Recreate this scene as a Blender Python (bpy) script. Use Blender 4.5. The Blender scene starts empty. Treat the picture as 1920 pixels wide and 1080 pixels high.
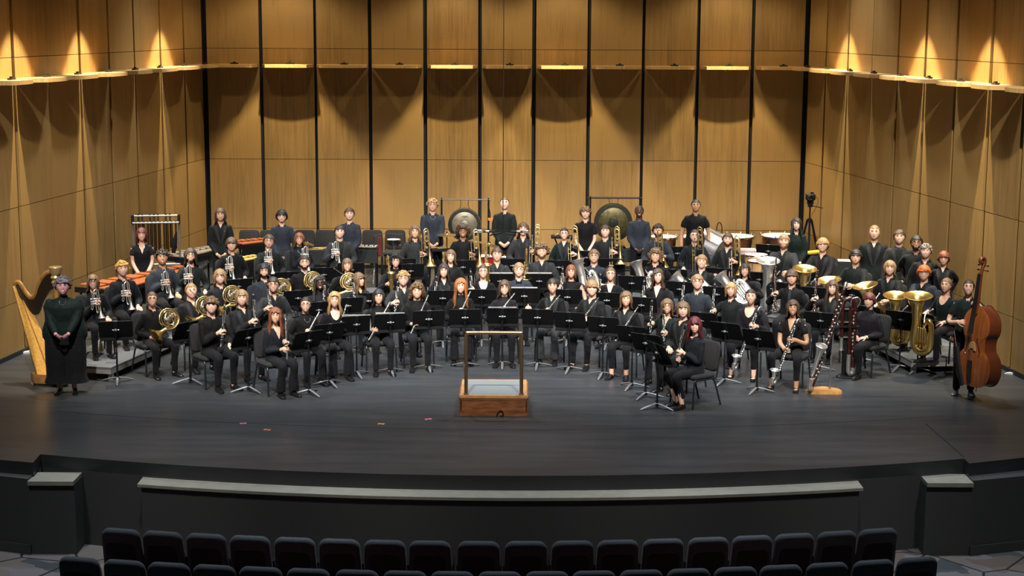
import bpy, math, random
import numpy as np
from mathutils import Matrix, Vector
R = random.Random(7)
S = bpy.context.scene
COL = S.collection
# ------------------------------------------------------------------ camera
FPX, EYE, HORIZON, ROLL = 3000.0, 5.3, 38.0, math.radians(0.27)
PITCH = math.atan((540 - HORIZON) / FPX)
_fw = np.array([0, math.cos(PITCH), -math.sin(PITCH)]); _r0 = np.array([1., 0, 0]); _u0 = np.cross(_r0, _fw)
_r = _r0 * math.cos(ROLL) + _u0 * math.sin(ROLL); _u = _u0 * math.cos(ROLL) - _r0 * math.sin(ROLL)
EYEP = np.array([0, 0, EYE])
cam = bpy.data.objects.new('camera', bpy.data.cameras.new('camera')); COL.objects.link(cam)
cam.data.sensor_width = 36; cam.data.lens = 36 * FPX / 1920; cam.data.clip_end = 200
cam.matrix_world = Matrix(((_r[0], _u[0], -_fw[0], 0), (_r[1], _u[1], -_fw[1], 0), (_r[2], _u[2], -_fw[2], EYE), (0, 0, 0, 1)))
S.camera = cam
def ray(x, y): return _fw * FPX + _r * (x - 960) - _u * (y - 540)
def gp(x, y, z=0.):            # point of the plane at height z seen at (x, y) of the photograph
    d = ray(x, y); return EYEP + d * ((z - EYE) / d[2])
def pp(x, y, q, n):            # point of the vertical plane through q with normal n
    d = ray(x, y); n = np.array([n[0], n[1], 0.]); return EYEP + d * (((np.array(q) - EYEP) @ n) / (d @ n))
def vp(x, y, Y): return pp(x, y, (0, Y, 0), (0, 1))
# ------------------------------------------------------------------ world, exposure, lamps
S.view_settings.view_transform = 'Standard'; S.view_settings.look = 'None'
S.view_settings.gamma = 1; S.view_settings.use_curve_mapping = False
S.view_settings.exposure = 0.0
W = bpy.data.worlds.new('house_dark'); S.world = W; W.use_nodes = True
W.node_tree.nodes['Background'].inputs[0].default_value = (.75, .85, 1, 1); W.node_tree.nodes['Background'].inputs[1].default_value = .012
def lamp(name, kind, loc, target, energy, col, size=.25, angle=60, blend=.4):
    l = bpy.data.lights.new(name, kind); l.energy = energy; l.color = col
    if kind == 'SPOT': l.spot_size = math.radians(angle); l.spot_blend = blend; l.shadow_soft_size = size
    elif kind == 'AREA': l.shape = 'DISK'; l.size = size
    else: l.shadow_soft_size = size
    o = bpy.data.objects.new(name, l); COL.objects.link(o); o.location = loc
    o.rotation_euler = (Vector(target) - Vector(loc)).to_track_quat('-Z', 'Y').to_euler(); return o
WHITE, COOL, WARM = (1, .95, .88), (.86, .92, 1), (1, .85, .58)
for x in (-4.2, 0, 4.2): lamp('pit_light', 'SPOT', (x, 18.6, 9.8), (x, 17.2, -1), 2000, COOL, .3, 40, .8)
# front-of-house spots on the catwalk, stage downlights, wall washers
for x in (-5.5, -1.8, 1.8, 5.5): lamp('front_spot', 'SPOT', (x, 14.5, 11.2), (x * .75, 26.3, .8), 7800, WHITE, .15, 40, .6)
for x in (-5.2, -1.8, 1.8, 5.2):
    for y in (23.6, 27.2, 30.6): lamp('stage_downlight', 'SPOT', (x, y, 9.2), (x, y - .4, 0), 1500, COOL, .2, 62, .6)
for x in (-6.4, -3.2, 0, 3.2, 6.4): lamp('apron_light', 'SPOT', (x, 13., 10.), (x * .85, 20., 0), 1300, WHITE, .4, 34, .7)
YB = 34.18
for x in (-4.77, -1.29, 1.02, 4.48):
    lamp('wall_washer', 'SPOT', (x, YB - 1.3, 6.3), (x, YB - 1.22, 0), 1150, WARM, .03, 60, .25)
    lamp('wall_scallop', 'SPOT', (x, YB - 1.25, 6.6), (x, YB - .9, 0), 120, WARM, .03, 130, .5)
for x in (-6, -3.5, -1.2, 1.2, 3.5, 6): lamp('wall_fill', 'SPOT', (x, YB - 4.2, 9.2), (x, YB, 2.6), 175, WARM, .08, 50, .8)
# ------------------------------------------------------------------ materials
MATS = {}
def mat(name, col, rough=.5, metal=0., noise=0., scale=8., bump=0., bscale=60., stretch=None, spec=None, sheen=0., col2=None, coat=0.):
    if name in MATS: return MATS[name]
    m = bpy.data.materials.new(name); MATS[name] = m; m.use_nodes = True
    nt = m.node_tree; b = nt.nodes['Principled BSDF']; N = nt.nodes.new; L = nt.links.new
    b.inputs['Base Color'].default_value = (*col, 1); b.inputs['Roughness'].default_value = rough; b.inputs['Metallic'].default_value = metal
    if spec is not None: b.inputs['Specular IOR Level'].default_value = spec
    if sheen: b.inputs['Sheen Weight'].default_value = sheen; b.inputs['Sheen Roughness'].default_value = .5
    if coat: b.inputs['Coat Weight'].default_value = coat; b.inputs['Coat Roughness'].default_value = .12
    if noise or bump:
        tc = N('ShaderNodeTexCoord'); mp = N('ShaderNodeMapping'); L(tc.outputs['Object'], mp.inputs[0])
        if stretch: mp.inputs['Scale'].default_value = stretch
    if noise:
        t = N('ShaderNodeTexNoise'); t.inputs['Scale'].default_value = scale; t.inputs['Detail'].default_value = 5; L(mp.outputs[0], t.inputs['Vector'])
        r = N('ShaderNodeValToRGB'); c2 = col2 or [c * (1 + noise) for c in col]; c1 = [c * (1 - noise) for c in col]
        r.color_ramp.elements[0].position = .3; r.color_ramp.elements[1].position = .7
        r.color_ramp.elements[0].color = (*c1, 1); r.color_ramp.elements[1].color = (*c2, 1)
        L(t.outputs[0], r.inputs[0]); L(r.outputs[0], b.inputs['Base Color'])
    if bump:
        t2 = N('ShaderNodeTexNoise'); t2.inputs['Scale'].default_value = bscale; t2.inputs['Detail'].default_value = 3; L(mp.outputs[0], t2.inputs['Vector'])
        bp = N('ShaderNodeBump'); bp.inputs['Strength'].default_value = bump; bp.inputs['Distance'].default_value = .02
        L(t2.outputs[0], bp.inputs['Height']); L(bp.outputs[0], b.inputs['Normal'])
    return m
def wood_panel(name, col, k):
    m = mat(name, col, .42); nt = m.node_tree; b = nt.nodes['Principled BSDF']; N = nt.nodes.new; L = nt.links.new
    tc = N('ShaderNodeTexCoord'); mp = N('ShaderNodeMapping'); mp.inputs['Scale'].default_value = (1, 1, .05); mp.inputs['Location'].default_value = (k, k * 2, 0)
    L(tc.outputs['Object'], mp.inputs[0])
    oi = N('ShaderNodeObjectInfo')
    n1 = N('ShaderNodeTexNoise'); n1.inputs['Scale'].default_value = 26; n1.inputs['Detail'].default_value = 6; n1.inputs['Roughness'].default_value = .65
    n2 = N('ShaderNodeTexNoise'); n2.inputs['Scale'].default_value = 5; n2.inputs['Detail'].default_value = 2
    L(mp.outputs[0], n1.inputs['Vector']); L(mp.outputs[0], n2.inputs['Vector'])
    a = N('ShaderNodeMath'); a.operation = 'MULTIPLY_ADD'; a.inputs[1].default_value = .6; L(n2.outputs[0], a.inputs[0]); L(n1.outputs[0], a.inputs[2])
    a2 = N('ShaderNodeMath'); a2.operation = 'MULTIPLY_ADD'; a2.inputs[1].default_value = .3; L(oi.outputs['Random'], a2.inputs[0]); L(a.outputs[0], a2.inputs[2])
    r = N('ShaderNodeValToRGB'); r.color_ramp.elements[0].position = .45; r.color_ramp.elements[1].position = 1.35
    r.color_ramp.elements[0].color = (*[c * .62 for c in col], 1); r.color_ramp.elements[1].color = (*[min(1, c * 1.32) for c in col], 1)
    L(a2.outputs[0], r.inputs[0]); L(r.outputs[0], b.inputs['Base Color']); return m
PANEL = wood_panel('honey_veneer', (.255, .150, .048), 0)
LEDGE = wood_panel('ledge_wood', (.50, .30, .11), 3)
BLACKGAP = mat('black_reveal', (.004, .005, .008), .8)
STAGE = mat('stage_black_vinyl', (.036, .0395, .043), .34, noise=.22, scale=2.2, bump=.10, bscale=9, stretch=(.35, 2.2, 1), spec=.35)
FASCIA = mat('fascia_dark_paint', (.045, .05, .052), .75)
LEDGECAP = mat('ledge_cap_grey', (.25, .25, .21), .6, noise=.1)
RISER = mat('riser_grey_carpet', (.085, .09, .098), .9, noise=.2, scale=20)
RISEREDGE = mat('riser_edge_alloy', (.30, .29, .27), .45, .3)
BLK = mat('black_metal', (.009, .010, .012), .42, .2, spec=.3)
BLKM = mat('matte_black', (.0065, .0068, .0075), .6, spec=.16)
STEEL = mat('stand_base_grey', (.20, .21, .22), .4, .5)
CHROME = mat('chrome', (.75, .76, .78), .14, 1.)
SILVER = mat('silver_plate', (.88, .86, .82), .30, .92)
BRASS = mat('lacquered_brass', (.86, .60, .20), .27, .95)
GOLDB = mat('pale_brass', (.86, .68, .34), .26, .95)
EBONY = mat('ebony_wood', (.010, .010, .011), .3, coat=.3)
RED_WOOD = mat('red_maple', (.034, .008, .006), .3, noise=.3, scale=12, coat=.4)
CUSH = mat('chair_black_fabric', (.024, .024, .025), .95, noise=.35, scale=140, bump=.2, bscale=200, sheen=.05, spec=.12)
FRAME = mat('chair_frame_metal', (.03, .034, .038), .38, .6)
SEATF = mat('hall_seat_lit_fabric', (.085, .10, .115), .85, noise=.3, scale=120, sheen=.1, spec=.2)  # fabric lifted so the highlight on the seat tops is in its colour
SEATB = mat('hall_seat_shade_support', (.008, .009, .011), .6)  # black for the painted shade on the backs and for the armrest supports
SEATRED = mat('hall_seat_red', (.22, .012, .012), .85, sheen=.3)
DRUMHEAD = mat('drum_head', (.82, .78, .70), .5)
COPPER = mat('timpani_copper', (.45, .20, .10), .3, .85)
ROSEW = mat('rosewood_bar', (.33, .09, .03), .4, noise=.3, scale=14, stretch=(1, 6, 1))
YELLOWW = mat('pale_bar_wood', (.62, .40, .10), .5, noise=.2)
OAK = mat('golden_oak', (.26, .095, .035), .42, noise=.5, scale=5, stretch=(1, 1, 5), coat=.2)
OAKL = mat('oak_light_edge', (.50, .27, .11), .42, noise=.2)
MATGREY = mat('podium_mat_grey', (.20, .225, .24), .85, noise=.2, scale=90)
BRONZE = mat('podium_rail_bronze', (.33, .22, .12), .33, .8)
SKINS = {'f': (.62, .36, .25), 'p': (.70, .43, .32), 't': (.44, .235, .135), 'b': (.30, .15, .09), 'd': (.085, .037, .02), 'm': (.50, .25, .26)}  # 'm' is lightened and has purple light mixed into the skin tone
SKIN = {k: mat('skin_' + k, v, .5, noise=.06, scale=30) for k, v in SKINS.items()}
EYEW = mat('eye_white', (.42, .40, .38), .4); IRIS = mat('iris_dark', (.03, .02, .015), .3)
LIP = mat('lips', (.40, .13, .11), .45); TEETH = mat('teeth', (.78, .75, .68), .35)
HAIRS = {'bk': (.012, .010, .009), 'db': (.030, .017, .010), 'br': (.062, .033, .016), 'lb': (.13, .075, .034), 'bl': (.36, .22, .085), 'sb': (.24, .14, .06),
         'rd': (.17, .052, .020), 'gi': (.30, .10, .025), 'or': (.42, .10, .015), 'st': (.42, .23, .06), 'gy': (.20, .18, .17), 'cr': (.085, .008, .014), 'gr': (.012, .04, .032), 'au': (.10, .022, .018), 'mg': (.12, .10, .115)}
HAIR = {k: mat('hair_' + k, v, .55, noise=.5, scale=55, bump=.35, bscale=90, stretch=(1, 1, .12)) for k, v in HAIRS.items()}
CLOTHS = {'k': (.010, .010, .011), 'n': (.014, .018, .024), 'g': (.017, .022, .022), 'c': (.046, .048, .051), 'j': (.017, .018, .020), 'w': (.016, .016, .018), 'v': (.010, .022, .020), 'd': (.042, .052, .070), 'p': (.019, .017, .024)}
CLOTH = {k: mat('cloth_' + k, [c * .55 for c in v], .72, noise=.15, scale=30, bump=.9, bscale=11, stretch=(1, 1, .5), sheen=.03, spec=.14) for k, v in CLOTHS.items()}
TROUS = mat('trousers_black', (.0085, .0085, .0105), .85, noise=.15, scale=30, bump=.4, bscale=12, sheen=.03, spec=.12)
SATIN = mat('satin_lapel', (.016, .017, .02), .45, spec=.3)
SHOE = mat('shoe_black', (.008, .008, .009), .25); SHOEG = mat('shoe_grey', (.05, .055, .065), .5)
GLASSES = mat('spectacle_frame', (.02, .017, .015), .3)
# ------------------------------------------------------------------ mesh building
V3 = lambda *a: np.array(a, float)
def unit(v): v = np.asarray(v, float); n = np.linalg.norm(v); return v / n if n > 1e-9 else v
def rotz(a): c, s = math.cos(a), math.sin(a); return np.array([[c, -s, 0], [s, c, 0], [0, 0, 1.]])
def rotx(a): c, s = math.cos(a), math.sin(a); return np.array([[1., 0, 0], [0, c, -s], [0, s, c]])
def roty(a): c, s = math.cos(a), math.sin(a); return np.array([[c, 0, s], [0, 1., 0], [-s, 0, c]])
def spline(P, k=6):
    P = [np.array(p, float) for p in P]; Q = [2 * P[0] - P[1]] + P + [2 * P[-1] - P[-2]]; o = []
    for i in range(1, len(Q) - 2):
        for j in range(k):
            t = j / k; a, b, c, d = Q[i - 1:i + 3]
            o.append(.5 * (2 * b + (c - a) * t + (2 * a - 5 * b + 4 * c - d) * t * t + (3 * b - a - 3 * c + d) * t ** 3))
    o.append(P[-1]); return o
class MB:
    def __init__(s): s.v = []; s.f = []; s.m = []; s.n = 0
    def add(s, v, f, mi=0):
        v = np.asarray(v, float); s.v.append(v); n = s.n
        s.f += [tuple(i + n for i in q) for q in f]; s.m += [mi] * len(f) if np.isscalar(mi) else list(mi); s.n += len(v); return s
    def loft(s, rings, mi=0, cap=True):
        n = len(rings[0]); v = np.concatenate(rings); f = []
        for i in range(len(rings) - 1):
            for j in range(n):
                k = (j + 1) % n; f.append((i * n + j, i * n + k, (i + 1) * n + k, (i + 1) * n + j))
        if cap: f.append(tuple(range(n))[::-1]); f.append(tuple(range((len(rings) - 1) * n, len(rings) * n)))
        return s.add(v, f, mi)
    def tube(s, P, r, n=8, mi=0, cap=True, flat=1., up=None):
        P = [np.array(p, float) for p in P]; m = len(P); r = [r] * m if np.isscalar(r) else list(r)
        if len(r) != m: r = list(np.interp(np.linspace(0, 1, m), np.linspace(0, 1, len(r)), r))
        rings = []; u = None
        for i in range(m):
            t = unit(P[min(i + 1, m - 1)] - P[max(i - 1, 0)])
            if u is None:
                a = V3(*up) if up is not None else (V3(0, 0, 1) if abs(t[2]) < .9 else V3(0, 1, 0)); u = unit(a - t * (a @ t))
            else: u = unit(u - t * (u @ t))
            w = np.cross(t, u)
            rings.append(np.array([P[i] + r[i] * (math.cos(q) * w + flat * math.sin(q) * u) for q in np.linspace(0, 2 * math.pi, n, False)]))
        return s.loft(rings, mi, cap)
    def hoop(s, r0, r1, z0, z1, n=28, M=None, o=(0, 0, 0)): return s.lathe([(r0, z0), (r1, z0), (r1, z1), (r0, z1), (r0, z0)], n, M=M, o=o, cap=False)
    def lathe(s, prof, n=16, mi=0, M=None, o=(0, 0, 0), cap=True, sx=1., sy=1.):
        q = np.linspace(0, 2 * math.pi, n, False); rings = []
        for r, z in prof:
            p = np.stack([r * np.cos(q) * sx, r * np.sin(q) * sy, np.full(n, float(z))], 1)
            rings.append((p @ M.T if M is not None else p) + np.array(o, float))
        return s.loft(rings, mi, cap)
    def box(s, c, d, mi=0, M=None):
        v = np.array([[x, y, z] for x in (-.5, .5) for y in (-.5, .5) for z in (-.5, .5)]) * np.array(d, float)
        if M is not None: v = v @ M.T
        return s.add(v + np.array(c, float), [(0, 1, 3, 2), (4, 6, 7, 5), (0, 4, 5, 1), (2, 3, 7, 6), (0, 2, 6, 4), (1, 5, 7, 3)], mi)
    def ell(s, c, r, n=10, k=6, mi=0, M=None):
        r = (r, r, r) if np.isscalar(r) else r; v = [(0, 0, 1)]
        for i in range(1, k):
            t = math.pi * i / k
            for j in range(n): p = 2 * math.pi * j / n; v.append((math.sin(t) * math.cos(p), math.sin(t) * math.sin(p), math.cos(t)))
        v.append((0, 0, -1)); f = []
        for j in range(n): f.append((0, 1 + j, 1 + (j + 1) % n))
        for i in range(k - 2):
            for j in range(n): a = 1 + i * n + j; b = 1 + i * n + (j + 1) % n; f.append((a, a + n, b + n, b))
        e = len(v) - 1
        for j in range(n): f.append((e, 1 + (k - 2) * n + (j + 1) % n, 1 + (k - 2) * n + j))
        v = np.array(v) * np.array(r)
        if M is not None: v = v @ M.T
        return s.add(v + np.array(c, float), f, mi)
    def prism(s, poly, a, b, mi=0, ax='z', M=None, o=(0, 0, 0)):
        n = len(poly); mk = {'z': lambda x, y, h: (x, y, h), 'y': lambda x, y, h: (x, h, y), 'x': lambda x, y, h: (h, x, y)}[ax]
        v = np.array([mk(x, y, a) for x, y in poly] + [mk(x, y, b) for x, y in poly])
        if M is not None: v = v @ M.T
        return s.add(v + np.array(o, float), [tuple(range(n))[::-1], tuple(range(n, 2 * n))] + [(i, (i + 1) % n, n + (i + 1) % n, n + i) for i in range(n)], mi)
    def rbox(s, c, d, r, mi=0, M=None, k=3):      # rounded in its x-z outline, with a softened edge in depth
        x, y, z = (q / 2 for q in d); P = []
        for cx, cz, a0 in ((x - r, z - r, 0), (-x + r, z - r, 90), (-x + r, -z + r, 180), (x - r, -z + r, 270)):
            for i in range(k + 1): a = math.radians(a0 + 90 * i / k); P.append((cx + r * math.cos(a), cz + r * math.sin(a)))
        P = np.array(P); e = min(y * .8, r * .5); rings = []
        for yy, sh in ((-y, e), (-y + e * .4, e * .25), (-y + e, 0), (y - e, 0), (y - e * .4, e * .25), (y, e)):
            q = P * np.array([(x - sh) / x, (z - sh) / z]); p = np.stack([q[:, 0], np.full(len(q), yy), q[:, 1]], 1)
            rings.append((p @ M.T if M is not None else p) + np.array(c, float))
        return s.loft(rings[::-1], mi)
    def tr(s, M=None, o=(0, 0, 0)):
        s.v = [(v @ M.T if M is not None else v) + np.array(o, float) for v in s.v]; return s
    def mesh(s, name, mats, ang=42):
        me = bpy.data.meshes.new(name); me.from_pydata(np.concatenate(s.v).tolist(), [], s.f)
        for m in (mats if isinstance(mats, (list, tuple)) else [mats]): me.materials.append(m)
        if any(s.m): me.polygons.foreach_set('material_index', s.m)
        if ang: me.polygons.foreach_set('use_smooth', [True] * len(me.polygons)); me.set_sharp_from_angle(angle=math.radians(ang))
        return me
    def obj(s, name, mats, parent=None, ang=42, label=None):
        o = bpy.data.objects.new(name, s.mesh(name, mats, ang)); COL.objects.link(o)
        if parent is not None: o.parent = parent
        if label: o['label'] = label
        return o
def thing(name, label, cat, loc=(0, 0, 0), rz=0., group=None, s=1.):
    o = bpy.data.objects.new(name, None); COL.objects.link(o); o.location = loc; o.rotation_euler = (0, 0, rz); o.scale = (s, s, s)
    o.empty_display_size = .1; tag(o, label, cat, group); return o
def tag(o, label, cat, group=None):
    o['label'] = label; o['category'] = cat
    if group: o['group'] = group
    return o
def struct(name, mb, m, parent=None, ang=42):
    o = mb.obj(name, m, parent, ang); o['kind'] = 'structure'; return o
def sroot(name, loc=(0, 0, 0)):
    o = bpy.data.objects.new(name, None); COL.objects.link(o); o.location = loc; o['kind'] = 'structure'; return o
KIDS = {}
def kids(o):
    return [c for c in o.children]
def dup(root, label, group=None, mw=None, loc=None, rz=None):
    r = root.copy(); COL.objects.link(r); r['label'] = label
    if group: r['group'] = group
    if mw is not None: r.matrix_world = mw
    else:
        r.location = loc; r.rotation_euler = (0, 0, rz or 0)
    for ch in PROTO[root.name]:
        c = ch[0].copy(); COL.objects.link(c); c.parent = r
        for g in ch[1]: d = g.copy(); COL.objects.link(d); d.parent = c
    return r
PROTO = {}
def proto(root):               # remember the parts of a first-of-its-kind
    PROTO[root.name] = [(c, [g for g in bpy.data.objects if g.parent == c]) for c in bpy.data.objects if c.parent == root]; USED[root.name] = False; return root
USED = {}
def place(root, label, group=None, mw=None, loc=None, rz=None):     # the first placement moves the first-of-its-kind itself
    if not USED[root.name]:
        USED[root.name] = True; root['label'] = label
        if group: root['group'] = group
        if mw is not None: root.matrix_world = mw
        else: root.location = loc; root.rotation_euler = (0, 0, rz or 0)
        return root
    return dup(root, label, group, mw, loc, rz)
def axis_matrix(A, B, back, L=None):       # local z runs from B up to A, local -y faces away from 'back'
    A = np.array(A); B = np.array(B); z = unit(A - B); y = unit(np.array(back) - z * (np.array(back) @ z)); x = np.cross(y, z)
    o = B if L is None else (A + B) / 2 - z * L / 2
    return Matrix(((x[0], y[0], z[0], o[0]), (x[1], y[1], z[1], o[1]), (x[2], y[2], z[2], o[2]), (0, 0, 0, 1)))
# ------------------------------------------------------------------ the hall
def arc(cx, cy, r, x0, x1, n):        # circle bulging towards the audience
    return [(x, cy - math.sqrt(r * r - (x - cx) ** 2)) for x in np.linspace(x0, x1, n)]
SC = (-.1, 37.75)
edge = arc(*SC, 19.5, -5.8, 5.58, 25)
top = [(-11, 20.5), (-6.3, 18.86), (-5.78, 18.72)] + edge + [(5.58, 18.88), (6.34, 19.16), (11, 20.8), (11, 36), (-11, 36)]
struct('floor', MB().prism(top, -.16, 0), STAGE)
struct('wall_front', MB().prism(edge + [(x, y + .25) for x, y in edge[::-1]], -1.1, -.16), FASCIA)
def band(r0, r1, x0, x1, z0, z1): return MB().prism(arc(*SC, r1, x0, x1, 25) + arc(*SC, r0, x0, x1, 25)[::-1], z0, z1)
struct('trim_1', band(19.45, 19.8, -4.46, 4.2, -.215, -.18), LEDGECAP)
struct('wall_pit', band(19.45, 19.76, -4.42, 4.16, -1.1, -.215), FASCIA)
for k, (sx, x0, x1, ya) in enumerate(((-1, -5.8, -5.25, 18.55), (1, 5.02, 5.58, 18.66))):
    struct('trim_%d' % (2 + k), MB().box(((x0 + x1) / 2, ya + .18, -.205), (x1 - x0, .40, .05)), LEDGECAP)
    xo = sx * 11.; xa = x0 if sx < 0 else x1
    pl = [(xa, ya + .02), (xo, ya + 1.75), (xo, ya + 2.1), (xa, ya + .45)]
    inner = x1 if sx < 0 else x0
    p2 = [(inner, ya + .02), (xa, ya + .02), (xa, ya + .40), (inner, ya + .40)]
    struct('wall_wing_%s' % ('left' if sx < 0 else 'right'), MB().prism(pl if sx < 0 else pl[::-1], -1.1, -.16).prism(p2 if sx < 0 else p2[::-1], -1.1, -.23), FASCIA)
    b = [(xa, ya - .01), (xo, ya + 1.72), (xo, ya + 1.8), (xa, ya + .05)]
    struct('baseboard_%s' % ('left' if sx < 0 else 'right'), MB().prism(b if sx < 0 else b[::-1], -1.1, -.98), FASCIA)
# fine joints of the stage floor
ln = arc(-.1, 42.1, 21.7, -6.2, 5.9, 33)
struct('trim_4', MB().prism(ln + [(x, y + .012) for x, y in ln[::-1]], 0, .0012), BLKM)
a, b = gp(1735, 795), gp(1806, 857)
struct('trim_5', MB().prism([(a[0], a[1]), (b[0], b[1]), (b[0] + .014, b[1]), (a[0] + .014, a[1])], 0, .0012), BLKM)
# auditorium floor with its printed carpet
m = mat('hall_carpet', (.03, .03, .03), .95); nt = m.node_tree; N = nt.nodes.new; L = nt.links.new; bs = nt.nodes['Principled BSDF']
tc = N('ShaderNodeTexCoord'); mp = N('ShaderNodeMapping'); mp.inputs['Rotation'].default_value = (0, 0, .5); L(tc.outputs['Object'], mp.inputs[0])
vo = N('ShaderNodeTexVoronoi'); vo.distance = 'MANHATTAN'; vo.inputs['Scale'].default_value = 2.3; L(mp.outputs[0], vo.inputs['Vector'])
ve = N('ShaderNodeTexVoronoi'); ve.feature = 'DISTANCE_TO_EDGE'; ve.inputs['Scale'].default_value = 1.35; L(mp.outputs[0], ve.inputs['Vector'])
bw = N('ShaderNodeRGBToBW'); L(vo.outputs['Color'], bw.inputs[0])
cr = N('ShaderNodeValToRGB'); cr.color_ramp.interpolation = 'CONSTANT'
for p_, c_ in ((.42, (.05, .065, .075)), (.52, (.12, .10, .09)), (.62, (.06, .05, .055))): e = cr.color_ramp.elements.new(p_); e.color = (*c_, 1)
cr.color_ramp.elements[0].color = (.14, .13, .12, 1); cr.color_ramp.elements[-1].position = .7; cr.color_ramp.elements[-1].color = (.15, .14, .15, 1)
L(bw.outputs[0], cr.inputs[0]); gt = N('ShaderNodeMath'); gt.operation = 'GREATER_THAN'; gt.inputs[1].default_value = .02; L(ve.outputs[0], gt.inputs[0])
mx = N('ShaderNodeMix'); mx.data_type = 'RGBA'; mx.inputs[6].default_value = (.012, .014, .016, 1); L(gt.outputs[0], mx.inputs[0]); L(cr.outputs[0], mx.inputs[7]); L(mx.outputs[2], bs.inputs['Base Color'])
struct('ground', MB().box((0, 15.5, -1.15), (22, 11, .1)), m)
struct('ceiling', MB().box((0, 27.5, 12.4), (24, 22, .1)), BLKM)
# walls of veneered panels on a black backing
ZS = [.07, .86, 2.35, 4.69, 7.2, 9.6]
LEDGES = []
ORD = ['first', 'second', 'third', 'fourth', 'fifth', 'sixth', 'seventh', 'eighth', 'ninth', 'tenth', 'eleventh', 'twelfth', 'thirteenth', 'fourteenth', 'fifteenth', 'sixteenth', 'seventeenth', 'eighteenth', 'nineteenth']
FIT = mat('ledge_fitting', (.03, .03, .03), .4, .5)
def panel_wall(side, base, t, n, cuts, gaps):
    base = np.array([*base, 0.]); t = np.array([*t, 0.]); n = np.array([*n, 0.]); M = np.stack([t, -n, V3(0, 0, 1)], 1)
    w = sroot('wall_' + side)
    a0, a1 = cuts[0] - .3, cuts[-1] + .3
    MB().box(base + t * (a0 + a1) / 2 - n * .12 + V3(0, 0, 5), (a1 - a0, .1, 10), M=M).obj('backing', BLACKGAP, w)
    MB().box(base + t * (a0 + a1) / 2 - n * .02 + V3(0, 0, .035), (a1 - a0, .06, .07), M=M).obj('skirting', BLACKGAP, w)
    for i in range(len(cuts) - 1):
        x0, x1 = cuts[i] + gaps[i] / 2, cuts[i + 1] - gaps[i + 1] / 2
        for z0, z1 in zip(ZS[:-1], ZS[1:]):
            k = R.uniform(-.002, .002)
            MB().box(base + t * (x0 + x1) / 2 - n * (.025 - k) + V3(0, 0, (z0 + z1) / 2), (x1 - x0, .05, z1 - z0 - .010), M=M).obj('panel', PANEL, w, ang=0)
        if x1 - x0 > .4: LEDGES.append((side, base + t * (x0 + x1) / 2, M, x1 - x0))
xs = [vp(x, 100, YB)[0] for x in (384.5, 489, 591, 693.5, 797, 900, 944.5, 1001.5, 1104.5, 1206.5, 1309, 1411.5, 1511)]
panel_wall('back', (0, YB), (1, 0), (0, -1), xs, [.08, .075, .06, .075, .08, .075, .012, .085, .075, .065, .07, .075, .07])
PL, QL = np.array([-6.56, 34.2]), np.array([-7.94, 24.28]); tl = unit(QL - PL)
PR, QR = np.array([6.22, 34.1]), np.array([7.71, 23.53]); tr_ = unit(QR - PR)
def along(xs, y, P, t):
    n = (-t[1], t[0]); return [float((pp(x, y, (*P, 0), n)[:2] - P) @ t) for x in xs]
cl = [.02] + along((342, 297.5, 248.5, 200.5, 145, 84.5, 19), 2, PL, tl); cl += [cl[-1] + 1.2, cl[-1] + 2.4]
cr_ = [.02] + along((1553, 1594.5, 1640, 1689, 1740.5, 1799, 1865), 2, PR, tr_); cr_ += [cr_[-1] + 1.2, cr_[-1] + 2.4]
# left wall runs towards the audience: panels' own x axis is reversed so that every normal looks on stage
panel_wall('left', PL, tl, (-tl[1], tl[0]), cl, [.1, .085, .09, .06, .09, .10, .012, .11, .1, .1])
panel_wall('right', PR, tr_, (tr_[1], -tr_[0]), cr_, [.1, .085, .09, .014, .08, .10, .09, .12, .1, .1])
cnt = {}
for side, c, M, w in LEDGES:
    if side != 'back' or w > .8: cnt[side] = cnt.get(side, 0) + 1
num = {'back': 0, 'left': 0, 'right': 0}
LED_W = []
for side, c, M, w in LEDGES: LED_W.append((side, c, M, w))
# the sixth bay of the back wall is split in two by a hairline joint but carries one ledge
b6 = [i for i, q in enumerate(LED_W) if q[0] == 'back' and q[3] < .8]
if len(b6) == 2:
    p, q = LED_W[b6[0]], LED_W[b6[1]]; x0 = p[1][0] - p[3] / 2; x1 = q[1][0] + q[3] / 2
    LED_W[b6[0]] = ('back', V3((x0 + x1) / 2, YB, 0), p[2], x1 - x0); del LED_W[b6[1]]
for side, c, M, w in LED_W:
    h = w / 2 - .015; d = .44; f = h - (.09 if side == 'back' else .2)
    poly = [(-h, 0), (h, 0), (h, -.16), (f, -d)] + [(f * u, -d - .035 * (1 - u * u)) for u in (.6, .2, -.2, -.6)] + [(-f, -d), (-h, -.16)]
    num[side] += 1; where = {'back': 'from the left on the back wall', 'left': 'from the back corner on the left wall', 'right': 'from the back corner on the right wall'}[side]
    Mx = M if np.linalg.det(M) > 0 else M * np.array([-1, 1, 1])
    rz = math.atan2(Mx[1, 0], Mx[0, 0])
    if (Mx @ V3(0, -1, 0)) @ (M @ V3(0, -1, 0)) < 0: rz += math.pi
    o = thing('wall_ledge', '%s wooden light ledge %s' % (ORD[num[side] - 1], where), 'ledge', (c[0], c[1], 4.33), rz, 'wooden ledges on the stage walls')
    MB().prism(poly[::-1], -.03, .035).obj('board', LEDGE, o, ang=0)
    MB().box((.06, -.22, .05), (.16, .07, .03)).box((.06, -.22, .072), (.05, .05, .03)).obj('fitting', FIT, o)
    if side == 'back' and num[side] in (2, 5, 7, 10):
        for dx in (-.1, 0): MB().lathe([(.018, -.065), (.018, -.03)], 8, o=(dx + .05, -.42, 0)).obj('bolt', BRASS, o)
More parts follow.
